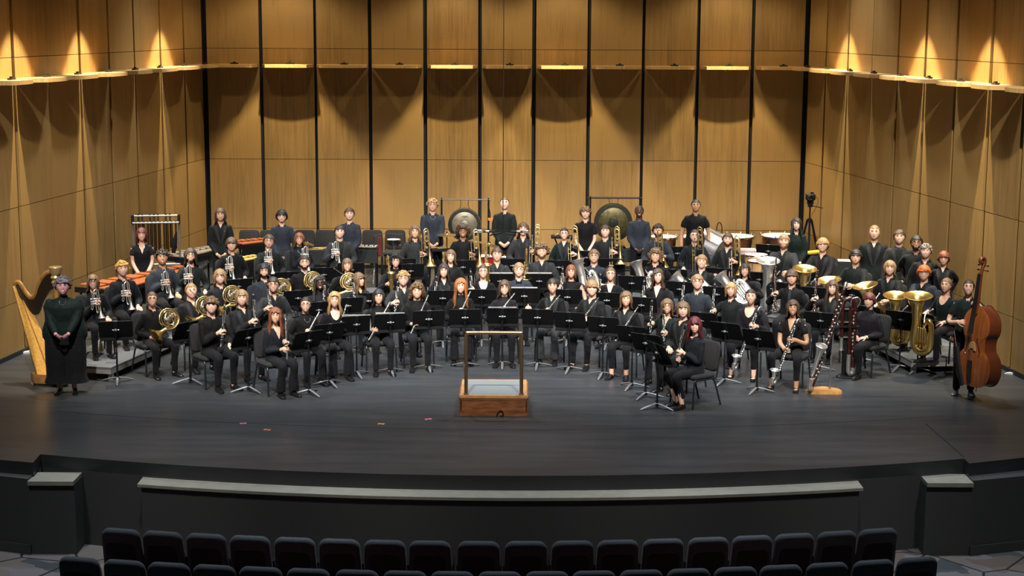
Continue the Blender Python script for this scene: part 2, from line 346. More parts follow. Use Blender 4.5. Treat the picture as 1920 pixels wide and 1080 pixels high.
# scallop lamps close to the side walls, above the joints between ledges
for P, t, cs, sgn in ((PL, tl, cl, 1), (PR, tr_, cr_, -1)):
    n = np.array([-t[1], t[0]]) * sgn
    for i in ((2, 5, 7) if sgn > 0 else (2, 5, 7)):
        q = P + t * cs[i] + n * .72; lamp('side_wall_washer', 'SPOT', (q[0], q[1], 6.6), (q[0], q[1], 0), 1900, WARM, .02, 52, .3)
    for i in (1, 4, 8):
        q = P + t * cs[i] + n * 3.2; w_ = P + t * cs[i]; lamp('side_wall_fill', 'SPOT', (q[0], q[1], 9.3), (w_[0], w_[1], 2.4), 140, WARM, .10, 60, .8)
# ------------------------------------------------------------------ risers
ALEG = mat('riser_leg_alloy', (.32, .32, .31), .4, .6)
def riser(P4, label):
    c = np.mean(P4, 0); o = thing('riser', label, 'riser', (c[0], c[1], 0), 0, 'low stage risers'); q = [(p[0] - c[0], p[1] - c[1]) for p in P4]
    MB().prism(q, .165, .2).obj('deck', RISER, o, ang=0)
    for z0, z1, k in ((.135, .163, 1), (.10, .132, .998)): MB().prism([(x * k, y * k) for x, y in q], z0, z1).obj('edge_rail', RISEREDGE, o, ang=0)
    for x, y in q: MB().box((x * .9, y * .93, .05), (.07, .07, .1)).obj('leg', ALEG, o)
LF = [(-5.93, 23.15), (-5.38, 25.5), (-4.3, 27.4), (-3.0, 28.75), (-.3, 29.05), (2.3, 28.9), (4.2, 27.85), (5.25, 26.9), (5.87, 25.35), (6.1, 23.9)]
LB = [(-6.72, 23.35), (-6.62, 25.9), (-5.45, 28.45), (-3.6, 30.35), (-.3, 30.7), (2.8, 30.6), (5.2, 29.4), (6.45, 27.9), (7.05, 25.7), (7.3, 24.1)]
RL = ['front left riser with the first trumpet chairs', 'left riser bending back under the trumpets', 'left riser under the rear trumpet players', 'back riser left of the drums under the trombones', 'back riser right of centre under the trombones',
      'back riser in front of the timpani', 'right riser under the silver tuba', 'right riser behind the bassoons', 'front right riser under the resting brass tubas']
def shrink(P, k=.992): c = np.mean(P, 0); return [tuple(c + (np.array(p) - c) * k) for p in P]
for i in range(9): riser(shrink([LF[i], LF[i + 1], LB[i + 1], LB[i]][::-1 if False else 1]), RL[i])
# ------------------------------------------------------------------ hall seats
st = thing('auditorium_seat', 'x', 'seat')
def taper(mb):
    for v in mb.v: v[:, 0] *= 1 + .10 * np.clip((.93 - v[:, 2]) / .6, 0, 1); v[:, 1] += .10 * np.clip((.93 - v[:, 2]) / .6, 0, 1)
    return mb
taper(MB().rbox((0, .0, .615), (.435, .115, .64), .085, k=5)).obj('back_shell', SEATF, st, 70)
taper(MB().rbox((0, -.058, .55), (.33, .012, .46), .05)).obj('back_shade', SEATB, st)  # black inset paints the shade on an otherwise plain fabric back
taper(MB().rbox((0, .062, .60), (.40, .03, .56), .08)).obj('back_pad', SEATRED, st)
MB().rbox((0, .33, .42), (.38, .40, .12), .05).obj('seat_cushion', SEATRED, st)
for s in (-1, 1):
    a = MB().box((s * .225, .25, .62), (.03, .34, .035)).obj('armrest', BLKM, st); MB().box((s * .225, .2, .30), (.03, .22, .6)).obj('support', SEATB, st)
proto(st)
def hall_seat(px, i, row):
    u = (px - 935) / 745.; y = 1016 - 26 * u * u if row == 0 else 1073 - 27 * ((px - 935) / 787.) ** 2
    p = gp(px, y, -.17 + (0 if row == 0 else 0)); rz = math.atan2(-(p[0] + .1), 20.)
    place(st, '%s dark seat from the left in the %s auditorium row' % (ORD[i], ('front', 'nearest')[row]), ('front auditorium row', 'nearest auditorium row')[row], loc=(p[0], p[1], -1.1), rz=-rz)
r1 = [226, 304, 386, 468, 552, 636, 721, 806, 897.5, 986, 1074, 1159, 1244, 1329, 1411, 1490, 1570, 1647]
r2 = [147.5, 232, 316, 401, 488, 577.5, 669, 759, 848, 937, 1026, 1114, 1203, 1292, 1380, 1465, 1552, 1639, 1721]
for i, x in enumerate(r1): hall_seat(x, i, 0)
for i, x in enumerate(r2): hall_seat(x, i, 1)
# ------------------------------------------------------------------ people
RINGS = [(-.12, .15, .105), (-.04, .168, .12), (.05, .165, .118), (.18, .142, .105), (.30, .158, .115), (.40, .168, .115), (.455, .164, .100), (.492, .138, .085), (.520, .092, .068), (.555, .058, .058), (.60, .052, .054)]
def ring_at(z):
    zs = [r[0] for r in RINGS]; return np.interp(z, zs, [r[1] for r in RINGS]), np.interp(z, zs, [r[2] for r in RINGS])
def bez2(S_, T, l1, l2, hint):
    d = T - S_; L = np.linalg.norm(d); mx = (l1 + l2) * .985
    if L > mx: T = S_ + d / L * mx; d = T - S_; L = mx
    u = d / max(L, 1e-6); a = (l1 * l1 - l2 * l2 + L * L) / (2 * L); h = math.sqrt(max(0, l1 * l1 - a * a))
    w = unit(hint - u * (hint @ u)); return S_ + u * a + w * h, T
def hand(mb, wrist, d, n, side, curl, mi=0, k=1.):
    d = unit(d); n = unit(np.array(n) - d * (np.array(n) @ d)); w = np.cross(d, n) * side      # w points to the thumb side
    P = lambda a, b, c: wrist + k * (a * d + b * w + c * n)
    rings = []
    for a, hw, ht in ((-.012, .024, .019), (.015, .030, .017), (.05, .040, .015), (.085, .040, .012), (.094, .036, .008)):
        rings.append(np.array([P(a, hw * math.cos(q), ht * math.sin(q)) for q in np.linspace(0, 2 * math.pi, 8, False)]))
    mb.loft(rings, mi)
    for i, (b, L, r) in enumerate(((.029, .072, .0088), (.0095, .080, .0092), (-.010, .074, .0088), (-.029, .058, .0078))):
        c = curl * (1 + .06 * i); p = P(.076, b, 0); a = .12 * c; pts = [p]
        for j, f in enumerate((.42, .33, .25)):
            a += c * (.55 if j == 0 else .8); p = p + k * L * f * (math.cos(a) * d + math.sin(a) * n - .04 * (i - 1.5) * w); pts.append(p)
        mb.tube(pts, [r * k, r * k, r * .92 * k, r * .7 * k], 6, mi)
    t = P(.018, .026, .006); t1 = t + k * .034 * unit(.62 * d + .62 * w + .35 * n); t2 = t1 + k * .030 * unit(.8 * d + .2 * w + (.25 + .5 * curl) * n); t3 = t2 + k * .022 * unit(.8 * d - .1 * w + (.3 + .7 * curl) * n)
    mb.tube([t, t1, t2, t3], [.0125 * k, .0115 * k, .0098 * k, .0075 * k], 6, mi)
# --- a head modelled once for each kind of face: skull, brow, nose, cheeks, chin, eyes, lips, ears
def head_base(teeth, fem):
    mb = MB(); n, m = 32, 22; rows = []
    for i in range(1, m):
        th = math.pi * i / m; row = []
        for j in range(n):
            u = -math.pi + 2 * math.pi * j / n; ph = u - .48 * math.sin(u)
            sx, sy, sz = math.sin(th) * math.sin(ph), -math.sin(th) * math.cos(ph), math.cos(th); t = max(0, -sz)
            x = (.0825 if fem else .0865) * sx * (1 - (.30 if fem else .24) * t ** 1.5); y = .095 * sy; z = .116 * sz
            if sy > 0: y *= 1 - .5 * t
            y -= .046 * t * t; f = max(0, -sy)
            w = math.exp(-(x / .0125) ** 2) * (np.interp(z, [-.047, -.034, -.026, .014, .03], [0, .75, 1, .12, 0]))
            y -= .023 * w * (f > .3)
            y -= f * .006 * math.exp(-((z - .030) / .010) ** 2) * math.exp(-(x / .05) ** 2)
            y += f * .012 * math.exp(-((abs(x) - .031) / .014) ** 2 - ((z - .010) / .010) ** 2)
            y -= f * .005 * math.exp(-((abs(x) - .042) / .018) ** 2 - ((z + .022) / .016) ** 2)
            y -= f * .005 * math.exp(-(x / .022) ** 2 - ((z + .058) / .012) ** 2)
            y -= f * .006 * math.exp(-(x / .022) ** 2 - ((z + .098) / .014) ** 2)
            row.append((x, y, z))
        rows.append(row)
    v = [(0, 0, .116)] + [p for r_ in rows for p in r_] + [(0, -.046, -.116)]; f = []
    for j in range(n): f.append((0, 1 + j, 1 + (j + 1) % n)); f.append((len(v) - 1, 1 + (m - 2) * n + (j + 1) % n, 1 + (m - 2) * n + j))
    for i in range(m - 2):
        for j in range(n): a = 1 + i * n + j; b = 1 + i * n + (j + 1) % n; f.append((a, a + n, b + n, b))
    mb.add(v, f); A = np.array(v); A = A[A[:, 1] < 0]
    def sy_(x, z): dd = ((A[:, 0] - x) ** 2 + (A[:, 2] - z) ** 2) + 1e-6; k = np.argsort(dd)[:4]; return float((A[k, 1] / dd[k]).sum() / (1 / dd[k]).sum())
    for s in (-1, 1):
        y = sy_(s * .031, .010); mb.ell((s * .031, y + .004, .010), (.0125, .0070, .0050), 8, 6, 1); mb.ell((s * .031, y - .0018, .0100), (.0066, .0042, .0056), 8, 6, 2)
        mb.tube([(s * .045, sy_(s * .045, .012) - .001, .0125), (s * .031, y - .004, .0172), (s * .017, sy_(s * .017, .012) - .001, .0115)], [.002, .003, .002], 5, 3)
        mb.tube([(s * .050, sy_(s * .05, .030) - .001, .0285), (s * .034, sy_(s * .034, .034) - .002, .036), (s * .015, sy_(s * .015, .031) - .002, .031)], [.0025, .0042, .0035], 5, 3)
        mb.ell((s * .076, .008, -.004), (.010, .019, .032), 8, 6, 0, rotz(s * .35)); mb.ell((s * .080, .002, -.004), (.006, .011, .020), 6, 4, 0)
    w = .027 if teeth else .024; c = .010 if teeth else .006; lip = []
    for sgn in (1, -1):
        P = []
        for q in (-1, -.5, 0, .5, 1):
            x = q * w; z = -.060 + c * q * q * 1.1 + (sgn * (.0075 if teeth else .003) - (.004 if teeth else 0)) * (1 - q * q); P.append((x, sy_(x, z) - .0015, z))
        mb.tube(P, [.0018, .0042, .005, .0042, .0018], 6, 4)
    if teeth:
        rg = []
        for q in np.linspace(-.85, .85, 7):
            x = q * w; z0 = -.0635 + c * q * q * 1.1; y = sy_(x, z0); h = .0065 * (1 - q * q) + .0006
            rg.append(np.array([(x, y - .003, z0 + h), (x, y - .003, z0 - h), (x, y + .006, z0 - h), (x, y + .006, z0 + h)]))
        mb.loft(rg, 5)
    return np.concatenate(mb.v), mb.f, mb.m, np.array(v), f
HB = {(t, g): head_base(t, g) for t in (0, 1) for g in (0, 1)}
# front hairline z, side end z, back end z, volume, curl amplitude, wave, hairline half-angle
HS = {'short': (.054, -.004, -.055, .015, .006, .4, 58), 'crop': (.060, .008, -.05, .003, .001, 0, 60), 'curly': (.056, .0, -.055, .019, .014, 0, 58), 'bushy': (.040, -.02, -.075, .026, .012, 0, 60),
      'mop': (.032, -.035, -.085, .024, .008, .5, 60), 'bigcurly': (.066, -.03, -.07, .040, .022, 0, 58), 'bob': (.048, -.125, -.13, .018, .004, .3, 46), 'bang': (.026, -.125, -.13, .018, .004, .2, 48),
      'shoulder': (.058, -.17, -.19, .022, .004, .6, 48), 'long': (.062, -.30, -.33, .024, .005, .7, 48), 'xlong': (.064, -.40, -.42, .028, .005, .5, 47), 'longbang': (.028, -.30, -.32, .024, .005, .6, 50),
      'wavy': (.066, -.25, -.28, .024, .010, 1.4, 44), 'afro': (.056, -.10, -.12, .040, .018, .4, 50), 'tied': (.062, .0, -.05, .006, .002, 0, 60), 'locs': (.066, -.33, -.30, .020, .010, 2.2, 48), 'curlyshoulder': (.060, -.13, -.16, .034, .018, .8, 48)}
def hair(mb, style, rnd, tips=0):
    zf, zs, zb, vol, amp, wave, ha = HS[style]; a, b, c = (.0865 if True else 0) + vol, .103 + vol, .119 + vol * .8; n, m = 30, 16; long = zs < -.1
    seed = rnd.uniform(0, 6); rings_o, rings_i = [], []
    cols = []
    for j in range(n):
        ph = -math.pi + 2 * math.pi * j / n; q = abs(math.degrees(ph)); ze = np.interp(q, [0, ha * .8, ha + 14, 100, 135, 180], [zf, zf - .004, zs * .8, zs, zb, zb])
        ze += rnd.uniform(-1, 1) * (.012 if long else .006)
        if ze > 0: th = math.acos(min(1, ze / c)); tot = th * c
        else: tot = math.pi / 2 * c - ze
        col = []
        for i in range(m):
            s = tot * (i + .35) / (m - .65) if i else .004
            if s < math.pi / 2 * c: k = math.sin(s / c); z = c * math.cos(s / c)
            else:
                z = -(s - math.pi / 2 * c); k = (1 + (.0 if z > -.08 else .25 * min(1, (-z - .08) / .12) * (1 if q > 100 else .35)) - .10 * math.exp(-((z + .09) / .04) ** 2)) if long else math.sqrt(max(.2, 1 - (z / (c * 1.25)) ** 2))
            g = 1 + (amp * rnd.uniform(-1, 1) + .004 * math.sin(ph * 9 + seed) + wave * .006 * math.sin(z * 42 + seed + ph * 2)) / .1
            x, y = math.sin(ph) * a * k * g, -math.cos(ph) * b * k * g
            if long and q < 75 and z < -.05: y += -.012 + .25 * min(.06, -z - .05)
            col.append((x, y + .006, z + amp * .5 * rnd.uniform(-1, 1)))
        cols.append(col)
    O = np.array(cols); T = .014 + vol * .4; I = O.copy(); cen = np.array([0, .006, 0]); d = I - cen; d[..., 2] *= (np.arange(m) < m - 1)[None, :]
    nrm = np.linalg.norm(d, axis=2, keepdims=True) + 1e-6; I = O - d / nrm * np.minimum(T, nrm * .9)
    v = np.concatenate([O.reshape(-1, 3), I.reshape(-1, 3)]); f = []; N_ = n * m
    for j in range(n):
        k = (j + 1) % n
        for i in range(m - 1): f += [(j * m + i, j * m + i + 1, k * m + i + 1, k * m + i), (N_ + j * m + i, N_ + k * m + i, N_ + k * m + i + 1, N_ + j * m + i + 1)]
        f.append((j * m + m - 1, N_ + j * m + m - 1, N_ + k * m + m - 1, k * m + m - 1))
    f.append(tuple(j * m for j in range(n))[::-1]); mb.add(v, f, [int(np.mean([v[i][2] for i in q]) < -.10) for q in f] if tips else 0)
    if amp >= .012:            # separate curls standing out of the outline
        for _ in range(60 if amp < .02 else 100):
            j = rnd.randrange(n); i = rnd.randrange(2, m - 1); p = cen + (O[j, i] - cen) * rnd.uniform(.93, 1.02); q = rnd.uniform(.008, .016); mb.ell(p, (q * rnd.uniform(.8, 1.5), q * rnd.uniform(.8, 1.4), q), 6, 4, 0, rotz(rnd.uniform(0, 3)) @ rotx(rnd.uniform(-.8, .8)))
    if style == 'tied': mb.ell((0, .112, .02), (.034, .03, .034), 8, 6); mb.tube([(0, .125, .02), (0, .14, -.05), (.01, .13, -.13)], [.02, .024, .008], 7)
    if style == 'locs':
        for k in range(14):
            p = math.radians(52 + k * 6.0) * (1 if k % 2 else -1); x, y = math.sin(p) * (a + .004), -math.cos(p) * b * .85
            mb.tube([(x * .9, y, .03), (x * 1.05, y - .005, -.1), (x * 1.1 + .006 * math.sin(k), y - .02, -.2), (x * 1.12, y - .03, -.30 - .02 * math.sin(k * 3))], .009, 5)
def remesh(o, vox, it=6):
    m = o.modifiers.new('union', 'REMESH'); m.mode = 'VOXEL'; m.voxel_size = vox; m.use_smooth_shade = True
    s = o.modifiers.new('soften', 'SMOOTH'); s.iterations = it; s.factor = .5
PEOPLE = []
def person(label, hx, hy, tier, pose, h, yaw, skin, hs, hc, top='shirt', tc='k', fem=0, bw=1., bd=1., lean=0., look=None, pitch=-8, inst=None, tip=None, end=None, RH=None, LH=None, glasses=0, beard=0, smile=1, extra=(), knees=.12, tuck=.0, flare=0, w=None, off=(.20, .30), heads=1.):
    a = math.radians(yaw); seated = pose == 'sit'; rnd = random.Random(hx * 131 + hy); s = h / (1.320 if seated else 1.750)
    pel = V3(0, 0, .50 if seated else .93); Lm = rotx(math.radians(lean))
    U = lambda p: pel + Lm @ np.array(p, float)
    hc_l = U((0, -.018, .704)); top_l = hc_l + V3(0, 0, .116)
    Hw = gp(hx, hy + 1.5, tier + top_l[2] * s); Rz = rotz(a); root = Hw - Rz @ top_l * s; root[2] = tier
    t = thing('person', label, 'person', root, a, None, s)
    loc = lambda p: (Rz.T @ (np.array(p) - root)) / s
    fwd = V3(math.sin(a), -math.cos(a), 0)
    rec = dict(t=t, root=root, yaw=a, fwd=fwd, s=s, w=w or label, loc=loc, seated=seated, tier=tier)
    PEOPLE.append(rec)
    # instrument line in the world, from pixels
    A = B = None
    if tip is not None:
        A = pp(*tip, root + fwd * off[0] * s, fwd[:2]); B = pp(*end, root + fwd * off[1] * s, fwd[:2]); rec['A'], rec['B'] = A, B
    wq = .97 if not fem else .90
    def arm(side):
        Sh = U((side * .178 * wq * (.55 + .45 * bw), .005, .452)); spec = RH if side < 0 else LH; curl = .95; n = None
        if spec is None: spec = 'lap' if seated else 'clasp'
        if isinstance(spec, (int, float)): G = loc(B + (A - B) * spec); n = V3(-side, -.15, 0); dr = None
        elif isinstance(spec, tuple) and len(spec) == 2: G = loc(pp(*spec, root + fwd * off[0] * s, fwd[:2])); n = V3(-side, -.2, -.2); dr = None
        elif isinstance(spec, tuple): G = np.array(spec); n = V3(-side * .6, 0, -.6); dr = None
        elif spec == 'lap': G = V3(side * (knees + .03), -.30, .605) + V3(0, 0, .02 * (bw > 1.15)); n = V3(0, 0, -1); curl = .25; dr = V3(-side * .15, -1, -.28)
        elif spec == 'mid': G = V3(side * .05, -.27, .63); n = V3(-side * .3, 0, -1); curl = .4; dr = V3(-side * .8, -.7, -.2)
        elif spec == 'clasp': G = V3(side * .015, -.19 - .06 * (bw - 1) * 3, .86); n = V3(-side * .7, .6, .1); curl = .7; dr = V3(-side * .75, -.25, -.6)
        elif spec == 'down': G = V3(side * (.24 * bw), -.05, .76 if not seated else .45); n = V3(-side, 0, 0); curl = .4; dr = V3(0, -.1, -1)
        elif spec == 'back': G = V3(side * .06, .17 * bd, .95); n = V3(0, -1, 0); curl = .5; dr = V3(-side * .7, .2, -.6)
        hint = V3(side * (.5 if seated else .6), .5, -.7) if spec != 'back' else V3(side * .25, .9, -.5)
        if dr is None:
            El, _ = bez2(Sh, G, .29, .29, hint); dr = unit(G - El) * .8 + V3(-side * .25, -.1, .12)
        dr = unit(dr); Wr = G - dr * .078
        El, Wr = bez2(Sh, Wr, .285, .262, hint); return Sh, El, Wr, dr, n, curl
    arms = {sd: arm(sd) for sd in (-1, 1)}
    # ---- body: one mesh of skin from head to shoe
    mb = MB(); hv, hf, hm, hv0, hf0 = HB[(1 if smile else 0, fem)]
    ly = (math.radians(look) if look is not None else (960 - hx) / 3000.) - a
    Hm = rotz(ly) @ rotx(math.radians(pitch)) * heads; hw = .97 if fem else 1.02
    Hm = Hm @ np.diag([hw * (1 + .10 * (bw - 1)), 1, 1]); HP = lambda v: np.asarray(v) @ Hm.T + hc_l
    mb.add(HP(hv), hf, hm)
    def rings(off_, z0, z1, k=14, wmul=1.):
        o = []
        for z in sorted({z0, z1} | {r_[0] for r_ in RINGS if z0 < r_[0] < z1}):
            ra, rb = ring_at(z); f = np.interp(z, [.44, .54], [bw, 1]); g = np.interp(z, [.44, .54], [bd, 1]); ra = ra * f * (wq if z > .25 else 1) + off_; rb = rb * g + off_
            bust = .016 * fem * math.exp(-((z - .34) / .07) ** 2)
            o.append(np.array([U((ra * math.cos(q), rb * math.sin(q) - (bust if math.sin(q) < 0 else 0) * abs(math.sin(q)), z)) for q in np.linspace(0, 2 * math.pi, k, False)]))
        return o
    mb.loft(rings(-.014, -.1, .56)); nb = U((0, .005, .53)); mb.tube([nb, (nb + hc_l) / 2 + V3(0, .012, -.01), HP((0, .018, -.045))], [.058 * (.9 if fem else 1.1), .054 * (.9 if fem else 1.12), .056], 12)
    ta = .9 + .35 * (bw - 1)
    for sd, (Sh, El, Wr, dr, n, curl) in arms.items():
        mb.tube(spline([Sh, El, Wr, Wr + dr * .012], 4), [.048 * ta * bw ** .5, .044 * ta, .041 * ta, .040 * ta, .036, .028, .026] if top in ('vneck', 'shortshirt', 'lace') else [.030, .030, .028, .028, .028, .026, .026], 9); hand(mb, Wr, dr, n, sd, curl)
    hipz = pel[2]; legs = {}
    for sd in (-1, 1):
        if seated: hp = V3(sd * .088, 0, hipz - .005); kn = V3(sd * knees, -.43, hipz + .005); an = V3(sd * (knees * .9 + .01), -.41 + tuck * (1 if sd < 0 else .6), .075)
        else: hp = V3(sd * .088, 0, hipz - .03); kn = V3(sd * .10, -.02, .49); an = V3(sd * .105, .015, .075)
        legs[sd] = (hp, kn, an); mb.tube([hp, kn, an, an + V3(0, -.01, -.035)], [.07, .05, .036, .034], 8); mb.ell(an + V3(sd * .008, -.04, -.052), (.030, .09, .018), 8, 5)
    mb.obj('body', [SKIN[skin], EYEW, IRIS, HAIR[hc], LIP, TEETH], t, 50)
    # ---- hair
    if hs != 'none':
        hb = MB(); hair(hb, hs, rnd, 'tips' in extra); hb.v = [HP(v) for v in hb.v]; ho = hb.obj('hair', [HAIR[hc], HAIR['gr']] if 'tips' in extra else HAIR[hc], t, 60)
    if beard:
        keep = {}; bf = []; vv = []
        for f in hf0:
            c = np.mean([hv0[i] for i in f], 0)
            if c[2] < (-.028 if beard > 1 else -.045) and c[1] < .035 and not (abs(c[0]) < .030 and -.078 < c[2] < -.047) and not (abs(c[0]) < .028 and c[2] > -.045):
                q = []
                for i in f:
                    if i not in keep: keep[i] = len(vv); p = hv0[i]; vv.append(p + unit(p - V3(0, .0, -.03)) * (.007 if beard == 1 else .013))
                    q.append(keep[i])
                bf.append(tuple(q))
        if bf: MB().add(HP(vv), bf).obj('beard', HAIR[hc], t)
    if glasses:
        gb = MB()
        for sd in (-1, 1):
            gb.tube([HP((sd * .0325 + .021 * math.cos(q), -.098 + .006 * abs(math.cos(q)), .008 + .0165 * math.sin(q))) for q in np.linspace(0, 2 * math.pi, 13)], .0022 if glasses == 1 else .0034, 5)
            gb.tube([HP((sd * .054, -.092, .011)), HP((sd * .078, -.04, .010)), HP((sd * .080, .01, .004))], .002, 5)
        gb.tube([HP((-.0115, -.099, .011)), HP((0, -.103, .013)), HP((.0115, -.099, .011))], .0022, 5); gb.obj('glasses', GLASSES, t)
    # ---- clothing
    short = top in ('vneck', 'shortshirt', 'shorttop'); sleeveless = top == 'lace'; jk = top == 'jacket'; C_ = CLOTH[tc]; loose = .010 if jk else .006
    sb = MB(); hem = -.13 if not seated else -.07
    if top == 'sweater' and bw > 1.2: hem -= .05
    if jk and not seated: hem = -.16
    sb.loft(rings(loose + .004, hem, .515 if top in ('vneck', 'scoop', 'deepv') else .535, 16))
    for sd, (Sh, El, Wr, dr, n, curl) in arms.items():
        k = (1.0 if fem else 1.1) * (.75 + .25 * bw); k = k * 1.06 if jk else k
        if sleeveless: sb.ell(Sh - V3(sd * .02, 0, -.005), (.06, .06, .06), 10, 6)
        elif short: sb.tube([Sh - V3(sd * .03, 0, -.012), Sh + (El - Sh) * .3, Sh + (El - Sh) * (.62 if top != 'vneck' else .5)], [.054 * k, .060 * k, .060 * k], 12)
        else: sb.tube(spline([Sh - V3(sd * .03, 0, -.014), Sh + (El - Sh) * .45, El, El + (Wr - El) * .5, El + (Wr - El) * .93], 3), [.053 * k, .058 * k, .053 * k, .049 * k, .043 * k, .036 * k], 12)
        if sd == -1 or True: sb.ell(Sh - V3(sd * .018, 0, .0), (.055 * k, .057 * k, .054 * k), 10, 7)
    nm = {'jacket': 'jacket', 'sweater': 'sweater', 'vneck': 'blouse', 'scoop': 'blouse', 'deepv': 'blouse', 'lace': 'blouse', 'dress': 'dress'}.get(top, 'shirt')
    o = sb.obj(nm, C_, t); remesh(o, .0155, 4)
    def front(x, z, of):
        ra, rb = ring_at(z); f = np.interp(z, [.44, .54], [bw, 1]); g = np.interp(z, [.44, .54], [bd, 1]); ra = ra * f * (wq if z > .25 else 1) + loose; rb = rb * g + loose
        return U((x, -rb * math.sqrt(max(.05, 1 - (x / ra) ** 2)) - .016 * fem * math.exp(-((z - .34) / .07) ** 2) - of, z))
    def patch(nm_, m_, zt, zb, x0, x1, of, k=7, j=5, par=None):
        v = []; f = []
        for i in range(k):
            v_ = i / (k - 1); z = zt + (zb - zt) * v_
            for q in range(j): x = x0(v_) + (x1(v_) - x0(v_)) * q / (j - 1); v.append(front(x, z, of))
        n_ = len(v); v += [p + Lm @ V3(0, .03, 0) for p in v]
        for i in range(k - 1):
            for q in range(j - 1): a_ = i * j + q; f += [(a_, a_ + j, a_ + j + 1, a_ + 1), (n_ + a_, n_ + a_ + 1, n_ + a_ + j + 1, n_ + a_ + j)]
            f += [(i * j, n_ + i * j, n_ + (i + 1) * j, (i + 1) * j), (i * j + j - 1, (i + 1) * j + j - 1, n_ + (i + 1) * j + j - 1, n_ + i * j + j - 1)]
        f += [tuple(n_ + q for q in range(j)) + tuple(range(j))[::-1], tuple(n_ + (k - 1) * j + q for q in range(j))[::-1] + tuple((k - 1) * j + q for q in range(j))]
        return MB().add(v, f).obj(nm_, m_, t if nm_ in ('neckline', 'tie') else o)
    if jk:
        wv = lambda v_: .062 * (1 - v_) + .008
        'tie' in extra or patch('neckline', SKIN[skin], .535, .47, lambda v_: -.030 * (1 - v_) - .002, lambda v_: .030 * (1 - v_) + .002, .010, 4, 3)
        patch('shirt_front', CLOTH['g'], .505, .20, lambda v_: -wv(v_), wv, .006)
        for sd in (-1, 1): patch('lapel', SATIN if 'satin' in extra else CLOTH['c'], .515, .17, lambda v_, sd=sd: sd * (wv(v_) - .004), lambda v_, sd=sd: sd * (wv(v_) + .012 + .042 * math.sin(math.pi * min(1, .25 + v_ * .8))), .013, 7, 3)
    elif top in ('vneck', 'deepv'): patch('neckline', SKIN[skin], .53, .36, lambda v_: -.055 * (1 - v_) - .003, lambda v_: .055 * (1 - v_) + .003, .006)
    elif top == 'scoop': patch('neckline', SKIN[skin], .53, .40, lambda v_: -.075 * math.sqrt(max(.02, 1 - v_ * v_)), lambda v_: .075 * math.sqrt(max(.02, 1 - v_ * v_)), .008)
    elif top in ('shirt', 'shortshirt'): patch('neckline', SKIN[skin], .535, .475, lambda v_: -.030 * (1 - v_) - .002, lambda v_: .030 * (1 - v_) + .002, .004, 4, 3); patch('placket', C_, .52, -.02, lambda v_: -.014, lambda v_: .014, .009, 9, 3)
    if top in ('shirt', 'shortshirt', 'jacket'):
        cb = MB(); q0 = [math.radians(x) for x in np.linspace(-62, 242, 15)]; v = []; f = []
        for q in q0:
            for rr, z in ((.064, .512), (.060, .558), (.068, .552), (.076, .508)): v.append(U((rr * math.cos(q), rr * math.sin(q) + .002, z - (.022 if math.sin(q) < 0 else 0) * abs(math.sin(q)))))
        for i in range(14):
            for k in range(4): f.append((i * 4 + k, (i + 1) * 4 + k, (i + 1) * 4 + (k + 1) % 4, i * 4 + (k + 1) % 4))
        cb.add(v, f); cb.obj('collar', C_ if not jk else CLOTH['g'], o)
    elif top == 'sweater': MB().loft([np.array([U((rr * math.cos(q), rr * math.sin(q) + .004, z)) for q in np.linspace(0, 2 * math.pi, 14, False)]) for rr, z in ((.080, .515), (.064, .55), (.060, .562))]).obj('neckband', C_, o)
    if 'necklace' in extra: MB().tube([front(.046 * math.sin(q), .528 - .085 * (1 + math.cos(q)) / 2, .010) for q in np.linspace(-math.pi * .62, math.pi * .62, 15)], .0019, 5).obj('necklace', SILVER, t)
    if 'tie' in extra: patch('tie', CLOTH['g'] if 'dark' in extra else CLOTH['d'], .51, .16, lambda v_: -.016 - .016 * v_, lambda v_: .016 + .016 * v_, .014, 6, 3)
    if 'bowtie' in extra:
        bb = MB()
        for sd in (-1, 1): bb.loft([np.array([front(0, .505, .02) + Lm @ V3(sd * x, .004 * c, zz * d_) for c, zz in ((-1, -1), (1, -1), (1, 1), (-1, 1))]) for x, d_ in ((.0, .010), (.02, .016), (.05, .026))])
        bb.obj('bow_tie', CLOTH['k'], t)
    if 'pin' in extra: MB().ell(front(.075, .40, .014), (.008, .004, .018), 6, 4).obj('lapel_pin', BRASS, o)
    if 'belt' in extra: MB().loft(rings(.018, -.05, -.015, 16)).obj('belt', CLOTH['c'], t)
    if 'watch' in extra: _, El, Wr, dr, n, c = arms[1]; MB().tube([Wr - unit(Wr - El) * .02, Wr - unit(Wr - El) * .045], .033, 8).obj('watch', BLK, t)
    # ---- trousers or skirt, shoes
    tb = MB(); lw = .5 + .5 * bw
    if 'skirt' in extra:
        rg = []
        for z, r_ in ((1.02, .15), (.86, .17), (.6, .212), (.36, .210), (.25, .215), (.17, .225)): rg.append(np.array([(r_ * bw * math.cos(q) * (1 + .02 * math.sin(9 * q) * (1 - z)), r_ * .62 * bd * math.sin(q) * (1 + .05 * math.sin(11 * q) * (1 - z)), z) for q in np.linspace(0, 2 * math.pi, 40, False)]))
        tb.loft(rg[:2]); kw = .7 + .3 * bw
        for sd in (-1, 1):
            tb.loft([np.array([(sd * .105 * kw + r_ * kw * math.cos(q) * (1 + .03 * math.sin(9 * q + sd) * (1 - z)), r_ * 1.15 * math.sin(q) * (1 + .05 * math.sin(7 * q) * (1 - z)), z) for q in np.linspace(0, 2 * math.pi, 28, False)]) for z, r_ in ((1.0, .10), (.86, .128), (.6, .13), (.36, .125), (.26, .125), (.17, .15))])
        tb.obj('culottes', TROUS, t)
    else:
        tb.ell((0, .015, hipz - .01), (.172 * bw, .128 * bd, .115), 14, 8); tb.tube([(0, 0, hipz), U((0, 0, .10))], [.13, .12], 12)
